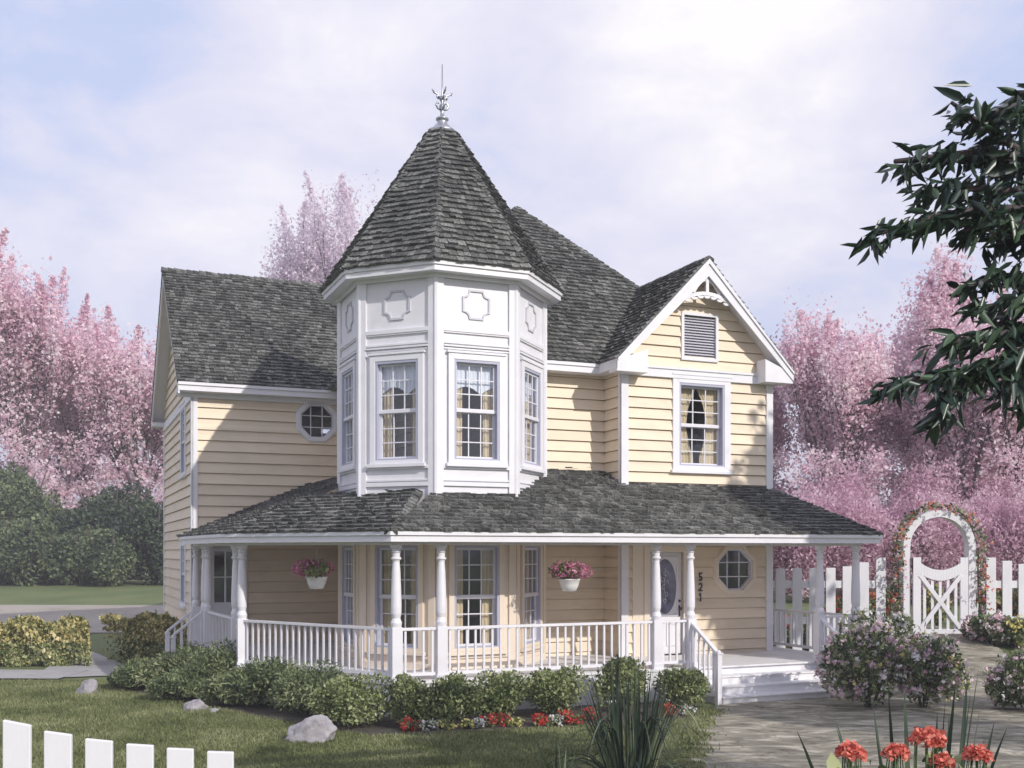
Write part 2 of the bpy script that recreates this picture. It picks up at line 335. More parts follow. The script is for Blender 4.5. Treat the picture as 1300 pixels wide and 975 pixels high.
gridmesh('ground', axis(-36, 36, 0.5, 1500), axis(-6, 70, 0.5, 1500), 0, M['lawn'])
def strip(name, rows, m, zoff=0.03, nx=10, ny=6, wob=0.0):
    V = []; R = []
    for (a, b), (c, d) in zip(rows[:-1], rows[1:]):
        for k in range(ny): t = k/ny; R.append(([a[i]+(c[i]-a[i])*t for i in (0, 1)], [b[i]+(d[i]-b[i])*t for i in (0, 1)]))
    R.append(rows[-1])
    for l, r in R:
        w0 = random.uniform(-wob, wob); w1 = random.uniform(-wob, wob)
        for i in range(nx+1):
            t = i/nx; x = l[0]+(r[0]-l[0])*t+w0*(1-t)+w1*t; y = l[1]+(r[1]-l[1])*t; V.append((x, y, G(x, y)+zoff))
    n = nx+1; F = [(j*n+i, j*n+i+1, (j+1)*n+i+1, (j+1)*n+i) for j in range(len(R)-1) for i in range(nx)]
    me = bpy.data.meshes.new(name); me.from_pydata(V, [], F); me.shade_smooth(); return tag(link(name, me, m), kind='structure')
strip('path', [((1.7, 8.0), (9.5, 8.0)), ((2.0, 12.5), (9.6, 12.5)), ((2.35, 14.6), (9.9, 14.6)), ((3.0, 17.6), (10.2, 17.6)), ((3.5, 19.3), (10.4, 19.3)),
               ((4.4, 20.9), (10.5, 20.9)), ((7.6, 22.3), (10.7, 22.3)), ((8.9, 23.8), (11.1, 23.8)), ((9.65, 25.9), (11.2, 25.9)), ((9.9, 32), (11.6, 32))], M['path'], 0.035, 24, 6, 0.05)
strip('driveway', [((-60, 38.6), (-60, 46.5)), ((-30, 38.6), (-30, 46.5)), ((-14.0, 38.6), (-14.0, 46.3)), ((-6, 38.4), (-6, 46.3))], M['drive'], 0.03, 16, 20)
strip('walkway', [((-11.0, 24.4), (-8.9, 25.2)), ((-11.8, 27.0), (-9.9, 27.2)), ((-14.4, 31.5), (-12.6, 31.5)), ((-17.6, 38.7), (-15.4, 38.7))], M['conc'], 0.028, 6, 8)
strip('pavement', [((-34, 24.7), (-34, 26.4)), ((-16, 24.5), (-16, 26.2)), ((-10.4, 24.3), (-10.4, 26.1))], M['conc'], 0.036, 4, 16)

# ---------------------------------------------------------------- the house
TH = radians(23.0); TC = (-1.5, 22.8)
def H2W(u, v): return (TC[0]+u*cos(TH)-v*sin(TH), TC[1]+u*sin(TH)+v*cos(TH))
house = empty('house', (TC[0], TC[1], 0), TH, 'two-storey cream clapboard house with white octagonal turret, dark shingle roofs and white wraparound porch', 'house')
DK = 0.64; EV = EYE+4.15; EVB = EYE+3.93      # deck, eave top and bottom
front = lambda v: FR((0, v), (1, 0), (0, -1))
left = lambda u: FR((u, 0), (0, 1), (-1, 0))      # s = v
right = lambda u: FR((u, 0), (0, 1), (1, 0))
WV = 5.73; WU = -4.53; WB = WV+7.65; MU0 = -0.8; MU1 = 7.66; MV = -0.35; BV = -1.17; BU = 3.75; MB_BACK = 13.4

def rectpts(s0, s1, z0, z1): return [(s0, z0), (s1, z0), (s1, z1), (s0, z1)]
def window(F, s0, s1, z0, z1, cols=3, rows=(3, 3), cas=0.13, style='curtain', casmat=None, sill=True, label=None, fwd=0.0, depth=0.13):
    """opening s0..s1, z0..z1; the casing stands outside it"""
    casmat = casmat or M['white']
    mb = MB()
    F.ring(mb, rectpts(s0-cas, s1+cas, z0-cas*0.6, z1+cas), rectpts(s0, s1, z0, z1), -0.02, 0.062)
    F.box(mb, s0-cas-0.03, s1+cas+0.03, -0.02, 0.085, z1+cas, z1+cas+0.045)
    if sill: F.box(mb, s0-cas-0.05, s1+cas+0.05, -0.02, 0.11, z0-cas*0.6-0.07, z0-cas*0.6)
    w = mb.build('window', casmat, house, bevel=0.006)
    if label: w['label'] = label
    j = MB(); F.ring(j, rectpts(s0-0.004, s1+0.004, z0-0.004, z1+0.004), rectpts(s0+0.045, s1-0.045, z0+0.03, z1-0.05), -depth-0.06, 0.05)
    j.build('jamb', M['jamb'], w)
    a0, a1, b0, b1 = s0+0.045, s1-0.045, z0+0.03, z1-0.05; zm = (b0+b1)/2
    sh = MB(); fw = 0.045
    for (c0, c1, n0, rr) in ((zm, b1, -0.065+fwd, rows[0]), (b0, zm, -0.10+fwd, rows[1])):
        F.ring(sh, rectpts(a0, a1, c0, c1), rectpts(a0+fw, a1-fw, c0+fw, c1-fw), n0-0.035, n0)
        for k in range(1, cols):
            s = a0+fw+(a1-a0-2*fw)*k/cols; F.box(sh, s-0.011, s+0.011, n0-0.022, n0-0.003, c0+fw, c1-fw)
        for k in range(1, rr):
            z = c0+fw+(c1-c0-2*fw)*k/rr; F.box(sh, a0+fw, a1-fw, n0-0.020, n0-0.005, z-0.011, z+0.011)
    F.box(sh, a0, a1, -0.105+fwd, -0.05+fwd, zm-0.03, zm+0.03)
    sh.build('sash', M['sash'], w)
    g = MB(); F.box(g, a0+0.02, a1-0.02, -0.092+fwd, -0.089+fwd, zm, b1-0.02); F.box(g, a0+0.02, a1-0.02, -0.127+fwd, -0.124+fwd, b0+0.02, zm)
    g.build('pane', M['glass'], w)
    W = a1-a0
    def drape(sa, sb, zt, zb_, amp=0.018, wl=0.085, m_='curtain', nm='curtain', scal=False, tie=False, side=0):
        c = MB(); nx = max(8, int((sb-sa)/0.014)); nz = 8; vs = []
        for k in range(nz+1):
            for i in range(nx+1):
                t = i/nx; q = k/nz; z = zt+(zb_-zt)*q
                if scal: z = zt+(zb_-zt)*q*(1-0.24*abs(sin(t*pi*1.5))*1.0)-0.0
                s = sa+(sb-sa)*t
                if tie:  # gathered towards the jamb
                    gq = 1-0.45*sin(min(1, q*1.15)*pi*0.9)
                    s = sa+(sb-sa)*t*gq if side == 0 else sb-(sb-sa)*(1-t)*gq
                vs.append(F.p(s, (-0.155 if scal else -0.20)+(amp*0.5 if scal else amp)*sin(s*2*pi/wl+0.8*q), z))
        n = nx+1; c.add(vs, [(k*n+i, k*n+i+1, (k+1)*n+i+1, (k+1)*n+i) for k in range(nz) for i in range(nx)])
        c.build(nm, M[m_], w, smooth=True)
    if style == 'valance':
        drape(a0-0.03, a1+0.03, b1+0.02, b1-0.36*(b1-zm)*1.75, m_='lace', nm='valance', scal=True)
        drape(a0-0.03, a0+0.24*W, b1, b0-0.03); drape(a1-0.24*W, a1+0.03, b1, b0-0.03)
    elif style == 'curtain':
        drape(a0-0.03, a0+0.27*W, b1, b0-0.03); drape(a1-0.27*W, a1+0.03, b1, b0-0.03)
    elif style == 'tied':
        drape(a0-0.03, a0+0.50*W, b1, b0-0.03, tie=True, side=0); drape(a1-0.50*W, a1+0.03, b1, b0-0.03, tie=True, side=1)
    return w
def octwindow(F, sc, zc, r, mcas, label, cas=0.09):
    mb = MB(); ri = r-cas
    F.ring(mb, octo(sc, zc, r), octo(sc, zc, ri), -0.02, 0.075); F.ring(mb, octo(sc, zc, r+0.03), octo(sc, zc, r-0.03), -0.02, 0.052)
    w = mb.build('window', mcas, house, bevel=0.005); w['label'] = label
    s = MB(); F.ring(s, octo(sc, zc, ri+0.004), octo(sc, zc, ri-0.04), -0.09, 0.03)
    for k in (-1, 1):
        x = k*ri*0.32; F.box(s, sc+x-0.012, sc+x+0.012, -0.075, -0.04, zc-ri*0.93+0.02, zc+ri*0.93-0.02)
        F.box(s, sc-ri*0.93+0.02, sc+ri*0.93-0.02, -0.072, -0.043, zc+x-0.012, zc+x+0.012)
    s.build('sash', M['sash'], w)
    g = MB(); F.poly(g, octo(sc, zc, ri-0.02), -0.062, -0.058); g.build('pane', M['glass'], w)

# --- wing (left) walls
Fw = front(WV); Fg = left(WU)
oc_w = (-0.8-0.64, EYE+3.37, 0.56)
# rectangular holes
wdoor = (-4.14, -3.36, DK, EYE+0.12)
mb = MB(); siding(mb, Fw, WU, MU0+0.3, 0.3, EVB+0.02, [wdoor]+octholes(oc_w[0], oc_w[1], oc_w[2]-0.06), 0.272)
mb.build('siding', M['cream'], house)
gw1 = (WV+0.95+0.5, WV+0.95+1.5, EYE-1.35, EYE+0.15); gw2 = (WV+1.45, WV+2.45, EYE+2.08, EYE+3.75)
mb = MB(); siding(mb, Fg, WV, WB, 0.3, EV-0.1, [gw1, gw2], 0.272)
siding(mb, Fg, WV, WB, EV-0.1, EYE+4.40, [], 0.272); siding(mb, Fg, WV, WB, EYE+4.40, EYE+7.75, [], 0.272, L1=WV+3.79, R1=WV+3.86)
mb.build('siding', M['cream'], house)
mb = MB(); siding(mb, front(WB), WU, MU0+0.3, 0.3, EVB, [], 0.272)
siding(mb, left(MU0), WB-0.1, MB_BACK, 0.3, EVB, [], 0.272); siding(mb, left(MU0), MV, WV, 0.3, EVB+0.02, [], 0.272)
mb.build('siding', M['cream'], house)
mb = MB()
Fw.box(mb, WU-0.045, WU+0.10, 0.0, 0.06, 0.3, EVB); Fg.box(mb, WV-0.06, WV+0.11, 0.0, 0.058, 0.3, EVB)
Fg.box(mb, WB-0.11, WB+0.05, 0.0, 0.06, 0.3, EVB)
mb.build('corner_board', M['white'], house)
window(Fg, *gw1, cols=2, rows=(2, 2), style='curtain', fwd=0.085); window(Fg, *gw2, cols=2, rows=(3, 3), style='curtain', fwd=0.085)
mb = MB(); Fg.box(mb, WV-0.06, WB+0.05, -0.01, 0.07, EVB-0.16, EVB+0.06); mb.build('belt_board', M['white'], house)
octwindow(Fw, *oc_w, M['white'], 'octagonal upper window with grey-white frame beside the turret')
# wing side door
def door(F, s0, s1, z0, z1, half, label, cas=0.14):
    mb = MB(); F.ring(mb, rectpts(s0-cas, s1+cas, z0-0.02, z1+cas), rectpts(s0, s1, z0, z1), -0.02, 0.07)
    mb2 = MB()
    if half:
        zt = z0+(z1-z0)*0.42
        F.ring(mb2, rectpts(s0+0.005, s1-0.005, z0+0.02, z1-0.005), rectpts(s0+0.12, s1-0.12, zt, z1-0.12), -0.09, -0.03)
        F.box(mb2, s0+0.10, s1-0.10, -0.085, -0.04, z0+0.1, zt+0.01)
        F.box(mb2, (s0+s1)/2-0.02, (s0+s1)/2+0.02, -0.08, -0.025, zt, z1-0.12); F.box(mb2, s0+0.1, s1-0.1, -0.078, -0.027, (zt+z1-0.12)/2-0.015, (zt+z1-0.12)/2+0.015)
        F.ring(mb2, rectpts(s0+0.16, (s0+s1)/2-0.04, z0+0.2, zt-0.1), rectpts(s0+0.20, (s0+s1)/2-0.08, z0+0.24, zt-0.14), -0.05, -0.022)
        F.ring(mb2, rectpts((s0+s1)/2+0.04, s1-0.16, z0+0.2, zt-0.1), rectpts((s0+s1)/2+0.08, s1-0.20, z0+0.24, zt-0.14), -0.05, -0.022)
    else:
        F.box(mb2, s0+0.005, s1-0.005, -0.09, -0.03, z0+0.02, z1-0.005)
        m_ = (s0+s1)/2; zt = z0+0.86
        for a, b in ((s0+0.1, m_-0.04), (m_+0.04, s1-0.1)):
            F.ring(mb2, rectpts(a, b, z0+0.2, zt-0.14), rectpts(a+0.035, b-0.035, z0+0.235, zt-0.175), -0.04, -0.008)
        F.ring(mb2, rectpts(s0+0.09, s1-0.09, zt, z1-0.1), rectpts(s0+0.125, s1-0.125, zt+0.035, z1-0.135), -0.04, -0.006)
    fr_ = mb.build('door_frame', M['creamtrim'] if not half else M['white'], house, bevel=0.005)
    d = mb2.build('door', M['white'], house, bevel=0.003); d['label'] = label
    g = MB()
    if half: F.box(g, s0+0.11, s1-0.11, -0.064, -0.060, z0+(z1-z0)*0.42-0.01, z1-0.11); g.build('pane', M['glass'], d)
    else:
        sc, zc = (s0+s1)/2, (zt+z1-0.1)/2; rz = (z1-0.1-zt)/2-0.05; rx = (s1-s0)/2-0.14
        F.poly(g, [(sc+rx*cos(t)*(1 if abs(cos(t)) > .0 else 1), zc+rz*sin(t)) for t in np.linspace(0, 2*pi, 40, endpoint=False)], -0.05, -0.024)
        p = g.build('door_glass', M['etched'], d)
        o = MB(); F.ring(o, [(sc+(rx+.025)*cos(t), zc+(rz+.025)*sin(t)) for t in np.linspace(0, 2*pi, 40, endpoint=False)], [(sc+rx*cos(t), zc+rz*sin(t)) for t in np.linspace(0, 2*pi, 40, endpoint=False)], -0.04, -0.010)
        o.build('oval_moulding', M['white'], d)
        e = MB()
        for cx_, cz_, R_, a0, a1 in ((0.03, 0.28, 0.075, 0, 5.2), (-0.05, 0.16, 0.06, 2, 7.5), (0.05, 0.10, 0.05, -1, 3.6), (-0.02, -0.02, 0.07, 1.2, 4.6), (0.03, -0.16, 0.06, -1.5, 2.2), (0, -0.32, 0.05, 0, 5)):
            pts = [F.p(sc+cx_+R_*(1-0.45*q)*cos(a0+(a1-a0)*q), -0.022, zc+cz_+R_*(1-0.45*q)*sin(a0+(a1-a0)*q)) for q in np.linspace(0, 1, 12)]
            e.tube(pts, 0.008, 4)
        e.tube([F.p(sc+0.02*sin(q*9), -0.022, zc-0.4+0.8*q) for q in np.linspace(0, 1, 14)], 0.006, 4)
        e.build('etched_scrolls', M['wpetal'], d)
    h = MB(); h.tube([F.p(s1-0.07, -0.03, z0+1.02), F.p(s1-0.07, 0.03, z0+1.02)], 0.02, 8); h.tube([F.p(s1-0.07, 0.03, z0+1.0), F.p(s1-0.07, 0.05, z0+1.05)], 0.032, 8)
    h.tube([F.p(s1-0.07, -0.03, z0+1.2), F.p(s1-0.07, 0.01, z0+1.2)], 0.03, 8)
    F.box(h, s1-0.10, s1-0.04, -0.03, -0.018, z0+0.85, z0+1.1)
    h.build('handle', M['black'], d)
door(Fw, *wdoor[:2], wdoor[2], wdoor[3], True, 'white half-glazed side door of the left wing')

# --- main block and gabled bay
Fm = front(MV); Fb = front(BV)
mb = MB(); siding(mb, Fm, 1.6, BU+0.05, DK-0.3, EVB+0.02, [], 0.235); mb.build('siding', M['cream'], house)
mb = MB(); siding(mb, left(BU), BV, MV, DK-0.3, EVB+0.02, [], 0.235); mb.build('siding', M['cream'], house)
def su(px, v=BV):   # photo column -> u on the plane v
    k = (px-650)/FPX   # X = k*Y
    # TC0+u c - v s = k (TC1 + u s + v c)
    return (k*(TC[1]+v*cos(TH))-TC[0]+v*sin(TH))/(cos(TH)-k*sin(TH))
def sz(px, py, v=BV):
    u = su(px, v); Y = TC[1]+u*sin(TH)+v*cos(TH); return EYE+(700-py)*Y/FPX
bw = (su(861), su(918), sz(890, 592), sz(890, 488))
dr = (su(823), su(866), DK, sz(845, 701))
o1 = ((su(932)), sz(932, 723), 0.60)
bwh = (bw[0], bw[1], bw[2], bw[3])
mb = MB(); siding(mb, Fb, BU, MU1, DK-0.3, EVB, [bwh, dr]+octholes(o1[0], o1[1], o1[2]-0.06), 0.235); mb.build('siding', M['cream'], house)
# bay gable triangle
bc = (BU+MU1)/2; RZ = EYE+6.48
vt = (su(867), su(907), sz(887, 455), sz(887, 402))
mb = MB(); siding(mb, Fb, BU, MU1, EVB, EYE+4.38, [], 0.235); siding(mb, Fb, BU, MU1, EYE+4.38, RZ-0.12, [vt], 0.235, L1=bc-0.03, R1=bc+0.03); mb.build('gable_siding', M['cream'], house)
mb = MB(); siding(mb, right(MU1), BV, MB_BACK, 0.3, EVB, [], 0.235); siding(mb, front(MB_BACK), MU0, MU1, 0.3, EVB, [], 0.235); mb.build('siding', M['cream'], house)
mb = MB()
Fb.box(mb, BU-0.05, BU+0.13, 0, 0.062, DK, EVB+0.02); left(BU).box(mb, BV-0.06, BV+0.10, 0, 0.05, DK, EVB)
mb.build('corner_board', M['white'], house, bevel=0.004)
mb = MB(); Fb.box(mb, MU1-0.13, MU1+0.05, 0, 0.062, DK, EVB+0.02); right(MU1).box(mb, BV-0.06, BV+0.1, 0, 0.05, DK, EVB)
mb.build('corner_board', M['white'], house, bevel=0.004)
mb = MB(); Fb.box(mb, BU-0.05, MU1+0.05, -0.01, 0.074, sz(890, 483)-0.0, EVB+0.12); Fb.box(mb, BU-0.07, MU1+0.07, -0.01, 0.10, EVB+0.12, EVB+0.17)
mb.build('belt_board', M['white'], house, bevel=0.004)
window(Fb, bw[0], bw[1], bw[2], bw[3]-0.0, cols=3, rows=(3, 3), cas=0.17, style='tied', label='upper window of the gabled bay with yellow tied-back curtains')
octwindow(Fb, o1[0], o1[1], o1[2], M['creamtrim'], 'octagonal cream-framed window on the porch right of the front door')
door(Fb, *dr, False, 'white front door with oval etched lilac glass')
# cream pilaster boards around the door
mb = MB(); Fb.box(mb, dr[0]-0.42, dr[0]-0.145, 0.0, 0.05, DK, EYE+0.3); mb.build('pilaster', M['creamtrim'], house, bevel=0.004)
# vent
mb = MB(); Fb.ring(mb, rectpts(vt[0]-0.07, vt[1]+0.07, vt[2]-0.07, vt[3]+0.07), rectpts(vt[0], vt[1], vt[2], vt[3]), -0.03, 0.065)
gv = mb.build('gable_vent', M['white'], house, bevel=0.004)
mb = MB(); z = vt[2]+0.01
while z < vt[3]-0.03:
    mb.hexa([Fb.p(vt[0], 0.03, z), Fb.p(vt[1], 0.03, z), Fb.p(vt[1], 0.018, z), Fb.p(vt[0], 0.018, z), Fb.p(vt[0], -0.05, z+0.07), Fb.p(vt[1], -0.05, z+0.07), Fb.p(vt[1], -0.062, z+0.07), Fb.p(vt[0], -0.062, z+0.07)]); z += 0.062
Fb.box(mb, vt[0], vt[1], -0.09, -0.07, vt[2], vt[3])
mb.build('louvers', M['louver'], gv)
# house number 5 2 1
def digit(ch, s, z, h):
    mb = MB(); w = h*0.56; t = h*0.17
    def arc(cx, cz, rx, rz, a0, a1, n=12):
        P = [(cx+rx*cos(a0+(a1-a0)*i/n), cz+rz*sin(a0+(a1-a0)*i/n)) for i in range(n+1)]
        for p, q in zip(P[:-1], P[1:]): Fb.bar(mb, p[0], p[1], q[0], q[1], t, 0.036, 0.052)
    if ch == '5':
        Fb.box(mb, s-w*0.42, s+w*0.45, 0.036, 0.052, z+h-t, z+h); Fb.box(mb, s-w*0.42, s-w*0.42+t, 0.036, 0.053, z+h*0.45, z+h)
        arc(s-w*0.02, z+h*0.31, w*0.36, h*0.23, radians(150), radians(-150))
    elif ch == '2':
        arc(s, z+h*0.70, w*0.35, h*0.21, radians(170), radians(-35)); Fb.bar(mb, s+w*0.30, z+h*0.58, s-w*0.36, z+t*0.6, t, 0.036, 0.0525)
        Fb.box(mb, s-w*0.45, s+w*0.48, 0.036, 0.054, z, z+t)
    else:
        Fb.box(mb, s-t*0.5, s+t*0.5, 0.036, 0.052, z, z+h); Fb.bar(mb, s-w*0.35, z+h*0.74, s, z+h*0.93, t*0.8, 0.036, 0.0525)
    o = mb.build('house_number', M['black'], house); o['label'] = 'black number '+ch+' on the wall right of the front door'
for ch, py in (('5', 737.5), ('2', 750.5), ('1', 763.5)): digit(ch, su(888), sz(888, py), 0.19)

# --- roofs: real shingles, one by one
def shingles(mb, P0, sd, td, poly, ex=0.155, wmin=0.08, wmax=0.19, th=0.030):
    """poly: convex outline in (s, t); t runs up the slope"""
    P0 = np.array(P0, float); sd = np.array(sd, float); td = np.array(td, float); nd = np.cross(sd, td); nd /= np.linalg.norm(nd)
    if nd[2] < 0: nd = -nd
    tmin = min(p[1] for p in poly); tmax = max(p[1] for p in poly)
    def iv(t):
        xs = []
        for (a, b), (c, d) in zip(poly, poly[1:]+poly[:1]):
            if (b <= t <= d) or (d <= t <= b):
                if abs(d-b) < 1e-9: xs += [a, c]
                else: xs.append(a+(c-a)*(t-b)/(d-b))
        return (min(xs), max(xs)) if xs else None
    # base sheet
    n = len(poly); top = [P0+sd*s+td*t for s, t in poly]; bot = [p-nd*0.06 for p in top]
    mb.add(top+bot, [tuple(range(n)), tuple(range(n, 2*n))[::-1]]+[(i, n+i, n+(i+1) % n, (i+1) % n) for i in range(n)])
    t = tmin-0.03
    while t < tmax-0.01:
        ta, tb = t, min(t+ex*1.25, tmax)
        ia = iv(max(tmin, min(ta, tmax-1e-4))); ib = iv(max(tmin+1e-4, min(tb, tmax)))
        if ia and ib:
            s = min(ia[0], ib[0])-random.random()*0.1; e = max(ia[1], ib[1])
            while s < e:
                w = random.uniform(wmin, wmax); s0 = s+0.004; s1 = s+w-0.004; s += w
                a0 = max(s0, ia[0]); a1 = min(s1, ia[1]); b0 = max(s0, ib[0]); b1 = min(s1, ib[1])
                if a1-a0 < 0.01 and b1-b0 < 0.01: continue
                if a1 < a0: a0 = a1 = min(max((s0+s1)/2, ia[0]), ia[1])
                if b1 < b0: b0 = b1 = min(max((s0+s1)/2, ib[0]), ib[1])
                j = random.uniform(-0.014, 0.016); h = th*random.uniform(0.9, 2.3)
                A = P0+td*(ta+j); B = P0+td*tb
                mb.hexa([A+sd*a0+nd*0.004, A+sd*a1+nd*0.004, B+sd*b1+nd*0.001, B+sd*b0+nd*0.001,
                         A+sd*a0+nd*(h+0.012), A+sd*a1+nd*(h+0.012), B+sd*b1+nd*0.004, B+sd*b0+nd*0.004])
        t += ex
def roofplane(mb, pts, **k):
    """pts: 3-D convex outline, first edge is the eave"""
    P = [np.array(p, float) for p in pts]; sd = P[1]-P[0]; sd[2] = 0 if abs(sd[2]) < 1e-6 else sd[2]; sd /= np.linalg.norm(sd)
    nn = np.cross(P[1]-P[0], P[2]-P[0]); nn /= np.linalg.norm(nn)
    if nn[2] < 0: nn = -nn
    td = np.cross(nn, sd); 
    if td[2] < 0: td = -td
    shingles(mb, P[0], sd, td, [(float(np.dot(p-P[0], sd)), float(np.dot(p-P[0], td))) for p in P], **k)
def ridgecap(mb, a, b, ex=0.17, w=0.13, up=None):
    a = np.array(a, float); b = np.array(b, float); d = b-a; l = np.linalg.norm(d); d /= l
    sd = np.cross(d, (0, 0, 1)); sd /= np.linalg.norm(sd); u = np.cross(sd, d); t = 0
    while t < l:
        p = a+d*t; q = a+d*min(l, t+ex*1.3); h = 0.05*random.uniform(0.8, 1.3)
        for s in (-1, 1):
            mb.hexa([p-u*0.02, p+sd*s*w-u*(0.075), q+sd*s*w-u*0.085, q-u*0.02, p+u*h, p+sd*s*w+u*(h-0.065), q+sd*s*w+u*(h-0.09), q+u*(h-0.03)])
        t += ex
# wing gable roof
rz_w = EYE+7.9; vr = WV+3.82; eo = 0.40
mb = MB()
roofplane(mb, [(WU-0.42, WV-eo, EV), (MU0+1.0, WV-eo, EV), (MU0+4.0, vr, rz_w), (WU-0.42, vr, rz_w)])
roofplane(mb, [(MU0+1.0, WB+eo, EV), (WU-0.42, WB+eo, EV), (WU-0.42, vr, rz_w), (MU0+4.0, vr, rz_w)])
ridgecap(mb, (WU-0.44, vr, rz_w+0.01), (MU0+4.0, vr, rz_w+0.01))
wr = mb.build('roof', M['shingle'], house); wr['label'] = 'shingled gable roof of the left wing'
# wing fascias, rakes, soffit
mb = MB(); mb.box(WU-0.40, MU0, WV-eo-0.01, WV-eo+0.03, EVB-0.0, EV-0.02); mb.box(WU-0.40, MU0, WV-eo-0.045, WV-eo-0.01, EV-0.085, EV-0.015)
mb.build('fascia', M['white'], house)
mb = MB(); mb.box(WU-0.38, MU0, WV-eo+0.03, WV+0.02, EVB, EVB+0.02); mb.box(WU-0.38, MU0, WV-0.075, WV-0.03, EVB-0.12, EVB); mb.build('soffit', M['white'], house); mb = MB(); mb.box(WU-0.39, WU+0.02, WB, WB+eo, EVB, EVB+0.02)
mb.build('soffit', M['white'], house)
def rake(pa, pb, axis_u, drop=0.30, th=0.04):
    """sloping board under the roof edge at u = axis_u (or v)"""
    mb.hexa([(axis_u-th/2, pa[0], pa[1]-drop), (axis_u+th/2, pa[0], pa[1]-drop), (axis_u+th/2, pb[0], pb[1]-drop), (axis_u-th/2, pb[0], pb[1]-drop),
             (axis_u-th/2, pa[0], pa[1]-0.035), (axis_u+th/2, pa[0], pa[1]-0.035), (axis_u+th/2, pb[0], pb[1]-0.035), (axis_u-th/2, pb[0], pb[1]-0.035)])
mb = MB(); rake((WV-eo, EV), (vr, rz_w), WU-0.38); rake((WB+eo, EV), (vr, rz_w), WU-0.38)
mb.box(WU-0.40, WU+0.0, WV-eo+0.03, WV+0.12, EVB-0.02, EVB+0.1); mb.box(WU-0.40, WU+0.0, WB-0.12, WB+eo, EVB-0.02, EVB+0.1)
rake2 = [((WV-eo, EV), (vr, rz_w)), ((WB+eo, EV), (vr, rz_w))]
for pa, pb in rake2: mb.hexa([(WU-0.37, pa[0], pa[1]-0.09), (WU+0.01, pa[0], pa[1]-0.09), (WU+0.01, pb[0], pb[1]-0.09), (WU-0.37, pb[0], pb[1]-0.09), (WU-0.37, pa[0], pa[1]-0.07), (WU+0.01, pa[0], pa[1]-0.07), (WU+0.01, pb[0], pb[1]-0.07), (WU-0.37, pb[0], pb[1]-0.07)])
mb.build('rake_board', M['white'], house)
# main hip roof
HB = 4.63; au = (MU0+MU1)/2; e0 = MU0-0.4; e1 = MU1+0.4; ev = MV-0.4; av = ev+HB; az = EYE+8.99; bkv = MB_BACK-3
mb = MB()
roofplane(mb, [(e0, ev, EV), (e1, ev, EV), (au, av, az)])
roofplane(mb, [(e1, ev, EV), (e1, MB_BACK+0.4, EV), (au, bkv, az), (au, av, az)])
roofplane(mb, [(e0, MB_BACK+0.4, EV), (e0, ev, EV), (au, av, az), (au, bkv, az)])
roofplane(mb, [(e1, MB_BACK+0.4, EV), (e0, MB_BACK+0.4, EV), (au, bkv, az)])
ridgecap(mb, (e1, ev, EV), (au, av, az)); ridgecap(mb, (e0, ev, EV), (au, av, az)); ridgecap(mb, (au, av, az), (au, bkv, az))
mr = mb.build('roof', M['shingle'], house); mr['label'] = 'steep hipped main roof behind the turret'
mb = MB(); mb.box(1.9, BU-0.33, ev-0.01, ev+0.03, EVB, EV-0.02); mb.box(1.9, BU-0.33, ev-0.04, ev-0.01, EV-0.085, EV-0.015); mb.build('fascia', M['white'], house)
mb = MB(); mb.box(1.6, BU-0.3, ev+0.03, MV+0.02, EVB, EVB+0.02); mb.build('soffit', M['white'], house); mb = MB(); mb.box(MU1, e1, BV, MB_BACK, EVB, EVB+0.02); mb.box(e1-0.02, e1+0.02, BV, MB_BACK+.4, EVB, EV-0.02)
mb.build('soffit', M['white'], house)
# bay gable roof
oh = 0.42; bl = BU-0.35; br = MU1+0.35; bf = BV-oh; vb = av+0.2
mb = MB()
roofplane(mb, [(bl, 1.2, EV), (bl, bf, EV), (bc, bf, RZ+0.04), (bc, 2.2, RZ+0.04)])
roofplane(mb, [(br, bf, EV), (br, 1.2, EV), (bc, 2.2, RZ+0.04), (bc, bf, RZ+0.04)])
ridgecap(mb, (bc, bf-0.02, RZ+0.05), (bc, 2.0, RZ+0.05))
gr_ = mb.build('roof', M['shingle'], house); gr_['label'] = 'shingled gable roof over the right bay'
mb = MB(); sl = (RZ+0.04-EV)/(bc-bl)
for a, b, s in ((bl, bc, 1), (br, bc, -1)):
    for (v0, v1, dt, db) in ((bf-0.012, bf+0.028, 0.035, 0.40), (bf-0.045, bf-0.012, 0.02, 0.13)):
        mb.hexa([(a, v0, EV-db*0.55), (b, v0, RZ+0.04-db), (b, v1, RZ+0.04-db), (a, v1, EV-db*0.55), (a, v0, EV-dt), (b, v0, RZ+0.04-dt), (b, v1, RZ+0.04-dt), (a, v1, EV-dt)])
rb = mb.build('rake_board', M['white'], house)
mb = MB()
for a, b, s in ((bl+0.02, bc, 1), (br-0.02, bc, -1)):
    mb.hexa([(a, bf+0.028, EV-0.12), (b, bf+0.028, RZ-0.09), (b, BV+0.02, RZ-0.09), (a, BV+0.02, EV-0.12), (a, bf+0.028, EV-0.09), (b, bf+0.028, RZ-0.06), (b, BV+0.02, RZ-0.06), (a, BV+0.02, EV-0.09)])
mb.build('soffit', M['white'], house)
# cornice returns (boxed eave ends)
for a0, a1 in ((bl, BU+0.42), (MU1-0.42, br)):
    mb = MB(); w = 0.42
    s = 1 if a0 == bl else -1
    x0, x1 = (a0, a1)
    if s == 1: pts = [(x0, EVB-0.06), (x1, EVB-0.06), (x1, EVB+0.46), (x0, EV-0.05)]
    else: pts = [(x0, EVB-0.06), (x1, EVB-0.06), (x1, EV-0.05), (x0, EVB+0.46)]
    front(BV).poly(mb, pts, 0.06, oh-0.012-0.003)
    mb.build('eave_return', M['white'], house, bevel=0.006)
mb = MB(); left(bl).box(mb, bf+0.03, MV-0.4, -0.03, 0.01, EVB, EV-0.02); mb.box(bl, BU, bf+0.03, MV, EVB+0.002, EVB+0.018); mb.build('fascia', M['white'], house)
